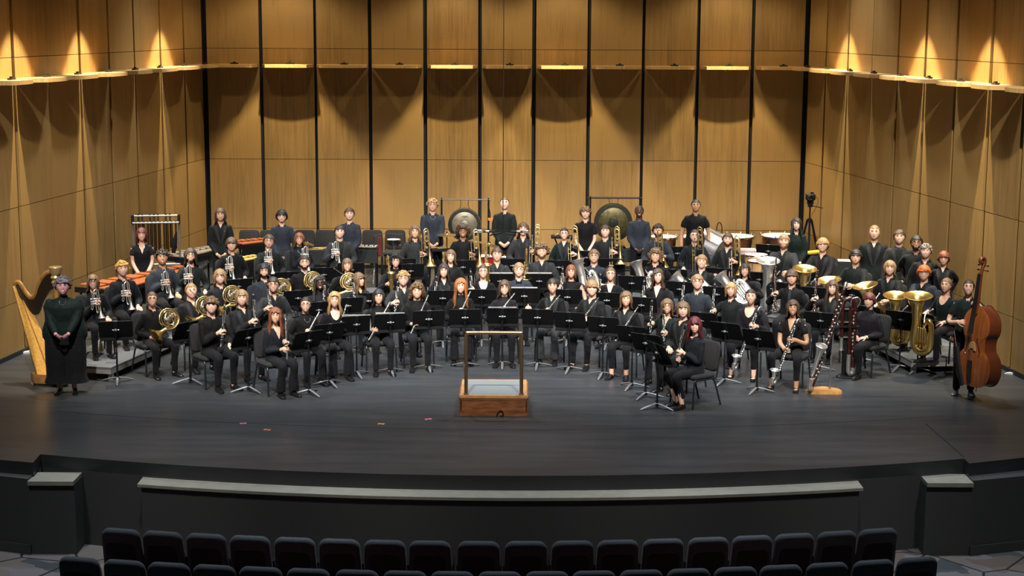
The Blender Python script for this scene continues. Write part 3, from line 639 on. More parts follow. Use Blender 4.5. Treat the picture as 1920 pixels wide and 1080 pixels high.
        for sd in (-1, 1):
            hp, kn, an = legs[sd]; k = lw; fl = .075 if flare else .052; an2 = an + V3(0, 0, .0 if not 'bare' in extra else .08)
            if seated: tb.tube(spline([hp + V3(0, .03, 0), (hp + kn) / 2 + V3(0, 0, .008), kn + V3(0, .02, .0), kn + V3(0, -.012, -.05), (kn + an2) / 2, an2], 3), [.092 * k, .090 * k, .080 * k, .070 * k, .066 * k, .062 * k, fl, fl], 12)
            else: tb.tube([hp + V3(0, 0, .05), (hp + kn) / 2, kn, (kn + an) / 2, an], [.095 * k, .088 * k, .070 * k, .062 * k, .058 * k if not flare else .085], 12)
        o = tb.obj('trousers', TROUS if 'stripe' not in extra else CLOTH['c'], t); remesh(o, .019, 4)
    for sd in (-1, 1):
        an = legs[sd][2]; tw = rotz(sd * .16); h_ = MB(); heel = 'heels' in extra; rg = []
        for y, wd, ht, lf in ((.055, .026, .045, .02), (.03, .036, .085 if not heel else .05, .012), (-.02, .038, .08 if not heel else .03, .008), (-.08, .043, .05 if not heel else .022, .006), (-.14, .044, .040, .006), (-.18, .036, .032, .007), (-.20, .018, .022, .01)):
            rg.append(np.array([tw @ V3(wd * x, y, 0) + V3(an[0] + sd * .004, an[1], 0) + V3(0, 0, z) for x, z in ((-1, .002), (1, .002), (1.0, ht * .55 + lf), (.55, ht), (-.55, ht), (-1.0, ht * .55 + lf))]))
        h_.loft(rg); h_.obj('shoe', SHOEG if 'greyshoe' in extra else SHOE, t, 60)
    return rec
# ------------------------------------------------------------------ instruments (each built once, then copied)
def ring_pts(r, n=24, a0=0, a1=360, c=(0, 0), y=0.): return [(c[0] + r * math.cos(math.radians(q)), y, c[1] + r * math.sin(math.radians(q))) for q in np.linspace(a0, a1, n)]
def keys_on(mb, z0, z1, k, x=.013, y=-.013, r=.009, rnd=random.Random(3)):
    for i in range(k):
        z = z0 + (z1 - z0) * i / max(1, k - 1); mb.ell((x * rnd.choice((-1, -.3, .3, 1)), y, z), (r, .004, r * 1.15), 7, 4)
        mb.box((x * rnd.choice((-1, 1)), y * .6, z + .01), (.008, .008, .022))
    for s in (-1, 1): mb.tube([(s * x, y * .8, z0), (s * x, y * .8, z1)], .0026, 5)
def clarinet():
    t = thing('clarinet', 'x', 'clarinet')
    MB().lathe([(.031, 0), (.031, .006), (.022, .03), (.0155, .07), (.0135, .11)], 14).obj('bell', EBONY, t)
    MB().lathe([(.0135, .11), (.0135, .33), (.0155, .333), (.0155, .345), (.013, .348), (.013, .53), (.0155, .533), (.0165, .56), (.015, .585)], 12).obj('body_tube', EBONY, t)
    MB().lathe([(.012, .585), (.013, .60), (.011, .63), (.005, .665)], 10).obj('mouthpiece', EBONY, t)
    k = MB(); keys_on(k, .14, .32, 8); keys_on(k, .36, .52, 7)
    for z in (.108, .338, .532): k.lathe([(.0165, z - .004), (.0165, z + .004)], 10)
    k.lathe([(.0145, .60), (.014, .622)], 10); k.obj('keywork', SILVER, t); return proto(t)
def flute():
    t = thing('flute', 'x', 'flute')
    MB().lathe([(.0095, 0), (.0095, .12), (.0115, .122), (.0115, .135), (.0095, .137), (.0095, .455), (.0118, .457), (.0118, .49), (.0095, .492), (.009, .672)], 10).obj('body_tube', SILVER, t)
    k = MB()
    for i in range(13): k.lathe([(.0095, 0), (.0095, .005), (.004, .007)], 8, M=rotx(math.pi / 2), o=(0, -.010, .03 + i * .031))
    k.tube([(.012, -.006, .02), (.012, -.006, .44)], .003, 5); k.obj('keywork', SILVER, t)
    MB().ell((0, -.006, .585), (.012, .009, .022), 8, 6).obj('lip_plate', SILVER, t); return proto(t)
def bell_flare(mb, c, ax, r0, R_, L, n=20, thin=.004, ex=3.2):     # opening at c, mouth looks along ax
    z = unit(ax); x = unit(np.cross(z, (0, 1, 0) if abs(z[1]) < .9 else (1, 0, 0))); M = np.stack([x, np.cross(z, x), z], 1)
    pr = [(r0 + (R_ - r0) * (.22 * q + .78 * q ** (ex * 1.6) if ex > 4 else q ** ex), -L + L * q) for q in np.linspace(0, 1, 12)]
    mb.lathe(pr + [(R_ + .004, .001), (R_, .004)] + [(max(.002, r - thin), z_ + .002) for r, z_ in pr[::-1]], n, M=M, o=c)
def trumpet():
    t = thing('trumpet', 'x', 'trumpet')
    b = MB(); bell_flare(b, (.036, 0, 0), (0, 0, -1), .0075, .06, .22); b.tube(spline([(.036, 0, .21), (.036, 0, .38), (.030, 0, .425), (0, 0, .445), (-.030, 0, .425), (-.036, 0, .38), (-.036, 0, .29)], 5), .0072, 8); b.obj('bell', SILVER, t)
    b = MB(); b.tube(spline([(0, -.03, .46), (0, -.03, .2), (0, -.03, .12), (-.012, -.015, .085), (-.024, 0, .12), (-.024, 0, .24)], 5), .0068, 8); b.tube([(.036, 0, .15), (0, -.03, .15)], .004, 5); b.tube([(.036, 0, .34), (0, -.03, .34)], .004, 5); b.obj('leadpipe', SILVER, t)
    MB().lathe([(.006, .45), (.006, .50), (.0125, .515), (.013, .525), (.009, .526)], 10, o=(0, -.03, 0)).obj('mouthpiece', SILVER, t)
    for i in range(3):
        v = MB(); z = .225 + i * .037; v.lathe([(.015, -.10), (.016, -.095), (.0145, -.09), (.0145, .015), (.016, .02), (.013, .025)], 10, M=roty(math.pi / 2), o=(0, .0, z))
        v.lathe([(.004, .02), (.004, .045), (.011, .046), (.011, .05)], 8, M=roty(math.pi / 2), o=(0, 0, z)); v.obj('valve', SILVER, t)
    b = MB(); b.tube(spline([(-.07, -.01, .30), (-.075, -.02, .36), (-.075, -.02, .40), (-.06, -.02, .40), (-.06, -.01, .30)], 4), .006, 7); b.tube(spline([(-.07, 0, .22), (-.10, 0, .17), (-.085, 0, .14), (-.06, 0, .2)], 4), .006, 7); b.obj('valve_slide', SILVER, t); return proto(t)
def trombone():
    t = thing('trombone', 'x', 'trombone')
    b = MB(); bell_flare(b, (.045, 0, 0), (0, 0, -1), .012, .105, .36, 24); b.tube(spline([(.045, 0, .34), (.045, 0, .62), (.035, 0, .68), (0, 0, .71), (-.035, 0, .68), (-.045, 0, .62), (-.045, 0, .30)], 5), [.012, .0105, .0095], 9); b.obj('bell', BRASS, t)
    b = MB()
    for k, rr in enumerate((.030, .022)): b.tube([(p[0], -.02 + k * .03, p[2] * 1.9) for p in ring_pts(rr, 16, 0, 330)], .007, 6); b.v[-1] += V3(0, 0, .52)
    b.tube(spline([(-.03, -.02, .36), (-.03, -.02, .62), (0, -.02, .66), (.03, -.02, .62), (.03, -.02, .40)], 4), .0075, 7); b.lathe([(.022, -.02), (.022, .03)], 10, M=rotx(math.pi / 2), o=(-.01, -.01, .36)); b.obj('valve_tubing', GOLDB, t)
    b = MB()
    for z in (.30, .52): b.tube([(.045, 0, z), (-.045, 0, z)], .004, 5)
    b.tube([(-.045, 0, .32), (-.10, -.02, .32)], .006, 5); b.obj('brace', CHROME, t)
    b = MB(); b.tube([(-.10, -.02, .44), (-.115, -.06, -.42)], .0075, 7); b.tube(spline([(-.145, -.02, .32), (-.16, -.06, -.42), (-.152, -.064, -.45), (-.13, -.064, -.455), (-.115, -.06, -.42)], 4), .0075, 7)
    b.tube([(-.10, -.02, .28), (-.147, -.02, .28)], .006, 6); b.tube([(-.103, -.03, .2), (-.15, -.03, .2)], .006, 6); b.obj('slide', GOLDB, t)
    MB().lathe([(.006, .43), (.007, .48), (.0155, .50), (.016, .512), (.011, .513)], 10, o=(-.099, -.018, 0)).obj('mouthpiece', SILVER, t); return proto(t)
def horn():
    t = thing('french_horn', 'x', 'horn')
    b = MB(); b.tube(spline([(-.10, .02, -.15), (.02, .01, -.155), (.12, 0, -.10), (.155, 0, .0), (.11, 0, .11), (0, 0, .155), (-.11, 0, .11), (-.155, 0, 0), (-.12, .01, -.08)], 6), [.022, .018, .014, .012, .010], 10); bell_flare(b, (-.25, .05, -.22), (-.86, .12, -.42), .021, .150, .24, 24); b.obj('bell', BRASS, t)
    b = MB()
    for r_, y in ((.128, -.014), (.112, .012), (.088, -.010)): b.tube(ring_pts(r_, 28, 20, 380, y=y), .0065, 7)
    b.tube(spline([(-.07, -.02, .02), (-.03, -.02, .09), (.02, -.02, .05), (.05, -.02, -.06), (0, -.02, -.09), (-.05, -.02, -.05)], 5), .0065, 6)
    for q in (.25, .45, .65):
        b.tube(spline([(-.085 + q * .1, -.025, -.06), (-.06 + q * .12, -.03, .08), (-.03 + q * .12, -.03, .09), (-.05 + q * .12, -.025, -.05)], 4), .0058, 6)
    b.obj('coiled_tubing', GOLDB, t)
    for i in range(4): MB().lathe([(.018, -.03), (.02, -.026), (.02, .022), (.012, .03)], 10, M=rotx(math.pi / 2), o=(-.055 + i * .036, -.01, -.005 + i * .02)).obj('rotor', SILVER, t)
    b = MB(); b.tube(spline([(-.06, -.015, .13), (-.12, -.05, .17), (-.20, -.10, .235)], 5), [.0065, .005, .0042], 7); b.lathe([(.004, 0), (.0045, .04), (.0095, .062), (.010, .068), (.006, .069)], 9, M=np.stack([unit(V3(.5, 0, .6)), unit(np.cross(unit(V3(-.74, -.44, .53)), unit(V3(.5, 0, .6)))), unit(V3(-.74, -.44, .53))], 1), o=(-.19, -.095, .228)); b.obj('mouthpipe', SILVER, t)
    return proto(t)
def big_brass(name, H_, R_, mtl, cat, wid, vy=-.07):
    t = thing(name, 'x', cat); b = MB(); w = wid
    bell_flare(b, (-w * .35, 0, H_), (0, 0, 1), w * .22, R_, H_ * .48, 28, ex=4.2)
    b.tube(spline([(-w * .35, 0, H_ * .53), (-w * .42, 0, H_ * .25), (-w * .40, 0, .12 * H_), (-w * .2, 0, .02 * H_), (w * .1, 0, .015 * H_), (w * .38, 0, .10 * H_), (w * .46, 0, H_ * .28), (w * .44, 0, H_ * .50), (w * .28, 0, H_ * .60), (w * .10, 0, H_ * .52)], 6), [w * .23, w * .25, w * .22, w * .17, w * .13, w * .10], 14); b.obj('bell', mtl, t)
    b = MB()
    for k in range(4): x = -w * .22 + k * w * .17; b.tube(spline([(x, vy * .6, H_ * .42), (x + w * .03, vy * .8, H_ * .15), (x + w * .07, vy, H_ * .11), (x + w * .10, vy * .8, H_ * .16), (x + w * .10, vy * .6, H_ * .40)], 4), w * .032, 7)
    b.tube(spline([(w * .1, vy * .4, H_ * .5), (w * .3, vy * .7, H_ * .35), (w * .26, vy * .8, H_ * .12), (0, vy, H_ * .06), (-w * .28, vy * .8, H_ * .14), (-w * .25, vy * .6, H_ * .38)], 5), w * .04, 8); b.obj('valve_tubing', mtl, t)
    for k in range(4):
        v = MB(); v.lathe([(w * .055, H_ * .22), (w * .062, H_ * .225), (w * .052, H_ * .24), (w * .052, H_ * .46), (w * .06, H_ * .47), (w * .03, H_ * .48)], 10, o=(-w * .10 + k * w * .125, vy, 0)); v.lathe([(w * .014, H_ * .48), (w * .014, H_ * .52), (w * .04, H_ * .522), (w * .04, H_ * .53)], 8, o=(-w * .10 + k * w * .125, vy, 0)); v.obj('valve', mtl, t)
    b = MB(); b.tube(spline([(w * .12, vy * .5, H_ * .56), (w * .05, .03, H_ * .68), (w * .12, .14, H_ * .72), (w * .14, .19, H_ * .73)], 5), w * .026, 7); b.ell((w * .145, .20, H_ * .732), .017, 8, 6); b.obj('mouthpipe', SILVER, t); return proto(t)
def sax(name, k, mtl, bari=0):
    t = thing(name, 'x', 'saxophone'); b = MB()
    b.tube([np.array(p) * k for p in spline([(0, 0, .56), (0, 0, .30), (0, 0, .07), (0, -.03, .015), (0, -.075, .0), (0, -.12, .03), (0, -.135, .10), (0, -.15, .22)], 6)], [.011 * k, .017 * k, .022 * k, .028 * k, .032 * k, .036 * k], 12); bell_flare(b, np.array((0, -.175, .335)) * k, (0, -.25, 1), .035 * k, .062 * k, .13 * k); b.obj('body_tube', mtl, t)
    b = MB()
    if bari: b.tube([np.array(p) * k for p in spline([(0, 0, .55), (0, 0, .62), (0, -.03, .66), (0, -.06, .62), (0, -.06, .5), (0, -.03, .47), (0, .02, .52), (0, .03, .60), (0, .08, .63), (0, .13, .615)], 5)], .010 * k, 8)
    else: b.tube([np.array(p) * k for p in spline([(0, 0, .55), (0, .0, .59), (0, .03, .625), (0, .08, .635), (0, .125, .62)], 5)], [.011 * k, .010 * k, .007 * k], 8)
    b.obj('neck', mtl, t); MB().tube([np.array((0, .115, .622 if not bari else .618)) * k, np.array((0, .185, .600)) * k], [.011 * k, .008 * k], 8).obj('mouthpiece', EBONY, t)
    b = MB(); rr = random.Random(5)
    for i in range(14): z = .10 + i * .031; b.lathe([(.017 * k, 0), (.017 * k, .006)], 9, M=rotx(math.pi / 2), o=np.array((rr.choice((-.01, .0, .012)), -.022 - .004 * (i < 8), z)) * k)
    for s in (-1, 1): b.tube([np.array((s * .022, -.012, .08)) * k, np.array((s * .018, -.010, .52)) * k], .003 * k, 5)
    for z in (.16, .24): b.lathe([(.028 * k, 0), (.028 * k, .007)], 10, M=roty(math.pi / 2), o=np.array((.03, -.11, z - .06)) * k)
    b.obj('keywork', GOLDB, t); return proto(t)
def bass_clarinet():
    t = thing('bass_clarinet', 'x', 'clarinet')
    MB().lathe([(.017, .10), (.017, .50), (.020, .503), (.020, .52), (.016, .523), (.016, .90), (.019, .903), (.018, .93)], 12).obj('body_tube', EBONY, t)
    b = MB(); b.tube(spline([(0, 0, .11), (0, 0, .03), (0, -.03, -.01), (0, -.075, .01), (0, -.095, .07)], 5), [.019, .021, .025, .029], 10); bell_flare(b, (0, -.115, .19), (0, -.35, 1), .029, .072, .12); b.obj('bell', SILVER, t)
    MB().tube(spline([(0, 0, .92), (0, 0, .965), (0, .02, 1.0), (0, .06, 1.0), (0, .09, .965)], 5), [.013, .013, .010], 9).obj('neck', SILVER, t); MB().tube([(0, .085, .97), (0, .125, .915)], [.013, .009], 8).obj('mouthpiece', EBONY, t)
    k = MB(); keys_on(k, .14, .49, 11, .018, -.018, .013); keys_on(k, .54, .88, 11, .017, -.017, .011); k.obj('keywork', SILVER, t); MB().tube([(0, -.02, -.01), (0, -.02, -.07)], .005, 6).obj('floor_peg', CHROME, t); return proto(t)
def bassoon():
    t = thing('bassoon', 'x', 'bassoon')
    MB().lathe([(.026, 0), (.028, .01), (.027, .38), (.029, .40)], 12, sx=1.35).obj('boot_joint', RED_WOOD, t)
    MB().lathe([(.015, .39), (.016, .80), (.019, .82), (.017, .84), (.017, 1.12)], 10, o=(.016, 0, 0)).obj('long_joint', RED_WOOD, t); MB().lathe([(.017, 1.12), (.018, 1.30), (.021, 1.31), (.021, 1.33)], 10, o=(.016, 0, 0)).obj('bell', RED_WOOD, t)
    MB().lathe([(.013, .39), (.017, .55), (.012, .78)], 10, o=(-.018, 0, 0)).obj('wing_joint', RED_WOOD, t); MB().tube(spline([(-.018, 0, .78), (-.022, .0, .86), (-.05, .06, .92), (-.06, .14, .88)], 5), [.006, .0045, .003], 6).obj('crook', SILVER, t)
    k = MB(); keys_on(k, .06, .36, 8, .022, -.028, .012); keys_on(k, .44, .78, 8, .016, -.016, .010); keys_on(k, .86, 1.08, 4, .012, -.017, .009)
    for z in (.395, .83, 1.12): k.lathe([(.021, z - .008), (.021, z + .008)], 10, o=(.016, 0, 0))
    k.lathe([(.030, .0), (.030, .03)], 12, sx=1.35); k.obj('keywork', SILVER, t); return proto(t)
PR_ = {'clarinet': clarinet(), 'flute': flute(), 'trumpet': trumpet(), 'trombone': trombone(), 'horn': horn(), 'euph': big_brass('euphonium', .66, .14, SILVER, 'euphonium', .30), 'tuba': big_brass('tuba', .98, .245, BRASS, 'tuba', .35, -.09),
       'stuba': big_brass('silver_tuba', 1.0, .235, SILVER, 'tuba', .38, -.09), 'alto': sax('alto_saxophone', 1.0, BRASS), 'tenor': sax('tenor_saxophone', 1.25, BRASS), 'bari': sax('baritone_saxophone', 1.55, BRASS, 1), 'bassclar': bass_clarinet(), 'bassoon': bassoon()}
WORDS = {'clarinet': 'black clarinet with silver keys', 'flute': 'silver flute', 'trumpet': 'silver trumpet', 'trombone': 'brass trombone', 'horn': 'coiled french horn', 'euph': 'silver euphonium', 'tuba': 'brass tuba', 'stuba': 'silver tuba', 'alto': 'gold alto saxophone', 'tenor': 'gold tenor saxophone', 'bari': 'gold baritone saxophone', 'bassclar': 'bass clarinet', 'bassoon': 'dark red bassoon'}
GROUPS = {'clarinet': 'clarinets', 'flute': 'flutes', 'trumpet': 'trumpets', 'trombone': 'trombones', 'horn': 'french horns', 'euph': 'euphoniums', 'tuba': 'tubas', 'alto': 'saxophones', 'tenor': 'saxophones', 'bassclar': 'bass clarinets', 'bassoon': 'bassoons'}
def give(rec, kind, spin=0., extra=''):
    A, B = rec['A'], rec['B']; bk = rotz(math.radians(spin)) @ (-rec['fwd'])
    mw = axis_matrix(A, B, bk)
    if kind in ('horn',): pass
    place(PR_[kind], '%s held by the %s%s' % (WORDS[kind], rec['w'], extra), GROUPS.get(kind), mw=mw)
# ------------------------------------------------------------------ player's chair and music stand
ch = thing('player_chair', 'x', 'chair')
MB().rbox((0, 0, 0), (.45, .075, .44), .07, M=rotx(math.pi / 2)).tr(None, (0, -.03, .435)).obj('seat', CUSH, ch)
MB().rbox((0, 0, 0), (.43, .055, .42), .07, M=rotx(-.16)).tr(None, (0, .225, .68)).obj('backrest', CUSH, ch)
for s in (-1, 1):
    MB().tube(spline([(s * .215, -.20, .40), (s * .225, -.235, .36), (s * .235, -.265, 0)], 4), .0135, 8).obj('leg', FRAME, ch)
    MB().tube(spline([(s * .205, .10, .40), (s * .215, .16, .33), (s * .225, .27, 0)], 4), .0135, 8).obj('leg', FRAME, ch)
    MB().tube(spline([(s * .215, -.20, .395), (s * .215, .12, .395), (s * .215, .19, .43), (s * .205, .255, .80)], 5), .0125, 8).obj('side_frame', FRAME, ch)
MB().tube([(-.215, -.18, .395), (.215, -.18, .395)], .011, 6).tube([(-.215, .14, .395), (.215, .14, .395)], .011, 6).obj('stretcher', FRAME, ch)
proto(ch)
ms = thing('music_stand', 'x', 'stand')          # desk faces +y (its player); the base stands on the origin; desk centre .80 up

dk = MB().prism([(-.245, -.14), (-.225, -.155), (.225, -.155), (.245, -.14), (.245, .125), (.22, .145), (-.22, .145), (-.245, .125)], -.006, .006, ax='y', M=rotx(.5), o=(0, .02, .80)).obj('desk', BLKM, ms, ang=0)
MB().box((0, .045, -.16), (.47, .07, .010), M=rotx(.5)).tr(None, (0, .02, .80)).obj('tray_lip', BLKM, dk)
MB().box((0, -.012, .0), (.06, .02, .30), M=rotx(.5)).tr(None, (0, .02, .80)).obj('spine', BLK, dk)
MB().tube([(0, 0, .035), (0, 0, .45)], .014, 8).tube([(0, 0, .44), (0, 0, .79)], .010, 8).obj('pole', BLK, ms)
MB().ell((0, -.03, .79), (.028, .022, .022), 8, 6).tube([(-.05, -.02, .79), (.05, -.02, .79)], .008, 6).obj('knob', STEEL, ms)
for k in range(3):
    q = math.radians(-90 + 120 * k); d = V3(math.cos(q), math.sin(q), 0)
    MB().tube([d * .012 + V3(0, 0, .075), d * .09 + V3(0, 0, .058), d * .2 + V3(0, 0, .03), d * .265 + V3(0, 0, .009)], [.020, .021, .019, .010], 8, flat=.55).obj('leg', STEEL, ms)
MB().lathe([(.024, .03), (.028, .06), (.020, .10), (.016, .13)], 10).obj('hub', BLK, ms); proto(ms)
# ------------------------------------------------------------------ the players, row by row (x, y = top of the head in the photograph)
def chair_for(r, ylab=None):
    p = r['root'] + rotz(r['yaw']) @ V3(0, .03, 0)
    place(ch, 'black padded chair under the ' + r['w'], 'players\' chairs', loc=(p[0], p[1], r['tier']), rz=r['yaw'])
def P_(w, rest, hx, hy, tier, pose, h, yaw, skin, hs, hc, kind=None, spin=0., sc=None, chair=1, **k):
    if yaw is None:
        q = gp(hx, hy, tier + h); yaw = .62 * math.degrees(math.atan2(-q[0] - .1, q[1] - 18.5))
    r = person(w + ', ' + rest, hx, hy, tier, pose, h, yaw, skin, hs, hc, w=w, **k)
    r.update(kind=kind, hx=hx, top=k.get('top', 'shirt'), tc=k.get('tc', 'k'), gl=k.get('glasses', 0), ex=k.get('extra', ()))
    if kind:
        A, B = r['A'], r['B']; mw = axis_matrix(A, B, rotz(math.radians(spin)) @ (-r['fwd']))
        if sc: mw = mw @ Matrix.Scale(sc, 4)
        place(PR_[kind], '%s held by the %s' % (WORDS[kind], w), GROUPS.get(kind), mw=mw)
    if pose == 'sit' and chair: chair_for(r)
    return r
T = .2
# trumpets on the left riser
P_('trumpeter with long brown hair and glasses', 'dark shirt, nearest the harp', 174, 515, T, 'sit', 1.22, 30, 'f', 'shoulder', 'lb', 'trumpet', top='shirt', tc='n', fem=1, glasses=1, tip=(179, 537), end=(186, 597), RH=.55)
P_('trumpeter with curly ginger hair', 'navy shirt, turned to the right', 229, 489, T, 'sit', 1.32, 32, 'p', 'curly', 'st', 'trumpet', tc='n', look=26, tip=(236, 521), end=(243, 581), RH=.55)
P_('trumpeter with short dark curls', 'navy shirt, sitting upright', 304, 468, T, 'sit', 1.34, 30, 't', 'curly', 'bk', 'trumpet', tc='d', tip=(309, 501), end=(317, 559), RH=.55)
P_('bearded trumpeter with long dark hair and glasses', 'dark green shirt', 357, 465, T, 'sit', 1.32, 30, 'f', 'shoulder', 'db', 'trumpet', tc='g', glasses=1, beard=1, tip=(353, 490), end=(358, 548), RH=.55)
P_('trumpeter with bushy brown hair', 'black shirt', 434, 445, T, 'sit', 1.30, 28, 'f', 'mop', 'br', 'trumpet', tc='k', smile=0, tip=(431, 477), end=(435, 528), RH=.55)
P_('trumpeter with neat brown hair and glasses', 'dark green shirt', 504, 439, T, 'sit', 1.32, 22, 'f', 'short', 'br', 'trumpet', tc='g', glasses=1, tip=(504, 463), end=(508, 514), RH=.55)
P_('trumpeter with long reddish hair and glasses', 'black top and necklace', 561, 436, T, 'sit', 1.24, 20, 'f', 'shoulder', 'rd', 'trumpet', top='sweater', tc='n', fem=1, glasses=1, extra=('necklace',), tip=(573, 456), end=(575, 508), RH=.5)
P_('broad trumpeter in jacket and tie', 'short dark hair, rear left riser', 637, 422, T, 'sit', 1.32, 14, 'p', 'short', 'db', 'trumpet', top='jacket', tc='c', bw=1.12, extra=('tie', 'dark'), tip=(630, 447), end=(633, 498), RH=.5)
# horns
P_('hornist with glasses beside the front riser', 'brown hair, black shirt', 285, 546, 0, 'sit', 1.24, 38, 'f', 'tied', 'br', 'horn', tc='k', fem=1, glasses=1, tip=(308, 560), end=(317, 598), RH=(293, 634), LH=(328, 590), knees=.17, )
P_('hornist in jacket with tied light hair', 'looking right', 358, 530, 0, 'sit', 1.30, 36, 'p', 'tied', 'sb', 'horn', top='jacket', tc='j', look=22, tip=(377, 538), end=(385, 575), RH=(372, 612), LH=(396, 566), knees=.15)
P_('hornist with long blond hair and glasses', 'navy shirt', 412, 504, 0, 'sit', 1.32, 30, 'p', 'bob', 'sb', 'horn', tc='n', glasses=1, tip=(428, 517), end=(436, 554), RH=(420, 590), LH=(446, 545))
P_('bearded hornist with long dark hair and glasses', 'dark shirt', 495, 494, 0, 'sit', 1.28, 26, 'p', 'shoulder', 'bk', 'horn', tc='d', glasses=1, beard=1, tip=(520, 503), end=(528, 540), RH=(515, 575), LH=(535, 533))
P_('stocky hornist with beard and glasses', 'short brown hair, black shirt', 571, 478, 0, 'sit', 1.32, 24, 'p', 'short', 'db', 'horn', tc='k', bw=1.15, glasses=1, beard=1, tip=(580, 490), end=(587, 527), RH=(570, 560), LH=(598, 518))
P_('hornist with light brown bob', 'black top', 651, 484, 0, 'sit', 1.25, 18, 'f', 'bob', 'lb', 'horn', top='sweater', tc='k', fem=1, tip=(648, 492), end=(655, 529), RH=(640, 560), LH=(664, 522))
# clarinets on the left
P_('clarinettist with curly brown hair', 'black shirt, left front', 396, 557, 0, 'sit', 1.30, 38, 'p', 'bushy', 'lb', 'clarinet', tc='k', tip=(421, 574), end=(414, 651), RH=.42, knees=.13)
P_('clarinettist with chin length blond hair', 'black jacket', 453, 543, 0, 'sit', 1.30, 34, 'p', 'bob', 'sb', 'clarinet', top='jacket', tc='j', tip=(475, 552), end=(478, 629), RH=.4)
P_('clarinettist in satin lapel jacket and glasses', 'short hair, lanyard at neck', 512, 519, 0, 'sit', 1.32, 26, 'f', 'short', 'db', 'clarinet', top='jacket', tc='c', glasses=1, extra=('satin',), tip=(502, 533), end=(508, 607), RH=.45)
P_('clarinettist with long dark locs and glasses', 'dark patterned top', 600, 517, 0, 'sit', 1.25, 22, 'd', 'locs', 'bk', 'clarinet', top='sweater', tc='p', fem=1, glasses=1, bw=1.08, tip=(608, 526), end=(606, 598), RH=.4, LH='mid')
P_('clarinettist with long hair looking right', 'light brown hair with fringe, black jacket', 673, 511, 0, 'sit', 1.24, 26, 'f', 'longbang', 'lb', 'clarinet', top='jacket', tc='j', fem=1, look=48, smile=0, tip=(661, 523), end=(667, 592), RH=.45)
P_('clarinettist with blond curls and glasses', 'dark jacket', 756, 508, 0, 'sit', 1.30, 16, 'p', 'curly', 'bl', 'clarinet', top='jacket', tc='c', bw=1.12, glasses=1, tip=(746, 528), end=(739, 600), RH=.5)
# flutes, front arc
P_('flutist with very long auburn hair', 'navy top, end of the front row', 516, 577, 0, 'sit', 1.22, 34, 'f', 'xlong', 'rd', 'flute', top='deepv', tc='n', fem=1, tip=(535, 597), end=(538, 677), RH=.3, LH=.47, knees=.10, flare=1, tuck=.05)
P_('flutist with hair pulled back and glasses', 'black jacket over turtleneck, silver necklace', 573, 556, 0, 'sit', 1.25, 24, 'p', 'tied', 'db', 'flute', top='sweater', tc='k', fem=1, glasses=1, extra=('necklace',), tip=(597, 588), end=(557, 659), RH=.32, LH=.55)
P_('flutist with long wavy blond hair', 'black top', 627, 547, 0, 'sit', 1.26, 18, 'p', 'long', 'bl', 'flute', top='scoop', tc='k', fem=1, tip=(647, 580), end=(624, 651), RH=.28, LH=.5, flare=1)
P_('flutist with long black hair', 'black top, cropped trousers and boots', 710, 542, 0, 'sit', 1.24, 14, 'f', 'shoulder', 'bk', 'flute', top='sweater', tc='k', fem=1, tip=(730, 569), end=(691, 638), RH=.3, LH=.6)
P_('flutist with curly light brown hair', 'black polo shirt', 782, 531, 0, 'sit', 1.28, 10, 'f', 'curlyshoulder', 'lb', 'flute', top='sweater', tc='k', tip=(803, 554), end=(769, 628), RH=.3, LH=.55)
P_('flutist with very long straight golden hair', 'black top', 864, 522, 0, 'sit', 1.28, 4, 'p', 'xlong', 'gi', 'flute', top='sweater', tc='k', fem=1, tip=(881, 549), end=(848, 619), RH=.3, LH=.55, flare=1)
P_('flutist with brown hair and glasses at centre', 'dark sweater, behind the podium rail', 946, 525, 0, 'sit', 1.28, 0, 'p', 'shoulder', 'br', 'flute', top='sweater', tc='p', fem=1, glasses=1, bw=1.05, tip=(962, 554), end=(914, 613), RH=.3, LH=.55)
P_('flutist with short dark hair', 'dark jacket and striped trousers', 1036, 522, 0, 'sit', 1.28, -12, 'f', 'short', 'db', 'flute', top='jacket', tc='k', fem=1, extra=('stripe',), tip=(1047, 557), end=(999, 615), RH=.3, LH=.6, flare=1)
P_('flutist with blond bowl haircut', 'black jacket, legs stretched out', 1110, 526, 0, 'sit', 1.30, -26, 'p', 'mop', 'sb', 'flute', top='jacket', tc='j', tip=(1115, 568), end=(1075, 622), RH=.3, LH=.5, tuck=-.08)
P_('flutist with shoulder length highlighted hair', 'dark blazer, bare ankles', 1174, 546, 0, 'sit', 1.26, -18, 'f', 'shoulder', 'lb', 'flute', top='jacket', tc='k', fem=1, extra=('bare',), tip=(1184, 594), end=(1150, 645), RH=.35, LH=.6)
# second row
P_('clarinettist with long dark brown hair', 'dark shirt, behind the curly flutist', 832, 494, 0, 'sit', 1.28, 8, 'p', 'long', 'db', 'clarinet', top='jacket', tc='n', fem=1, tip=(819, 514), end=(813, 588), RH=.5)
P_('clarinettist with tied hair and scoop neck', 'glasses, black top', 906, 495, 0, 'sit', 1.28, 4, 'p', 'tied', 'br', 'clarinet', top='scoop', tc='k', fem=1, glasses=1, tip=(882, 503), end=(886, 578), RH=.5)
P_('player with bow tie and glasses', 'light brown hair, dark shirt', 973, 492, 0, 'sit', 1.30, 0, 'p', 'short', 'sb', None, top='shirt', tc='d', glasses=1, extra=('bowtie',), smile=0)
P_('oboist with brown bob and lace sleeves', 'black dress', 1071, 496, 0, 'sit', 1.24, -8, 'f', 'bob', 'rd', 'clarinet', top='lace', tc='k', fem=1, tip=(1055, 505), end=(1052, 572), RH=.4)
P_('clarinettist with deep neckline and glasses', 'light hair tied back, black top', 1145, 500, 0, 'sit', 1.27, -10, 'p', 'tied', 'lb', 'clarinet', top='deepv', tc='k', fem=1, glasses=1, tip=(1126, 513), end=(1122, 584), RH=.4)
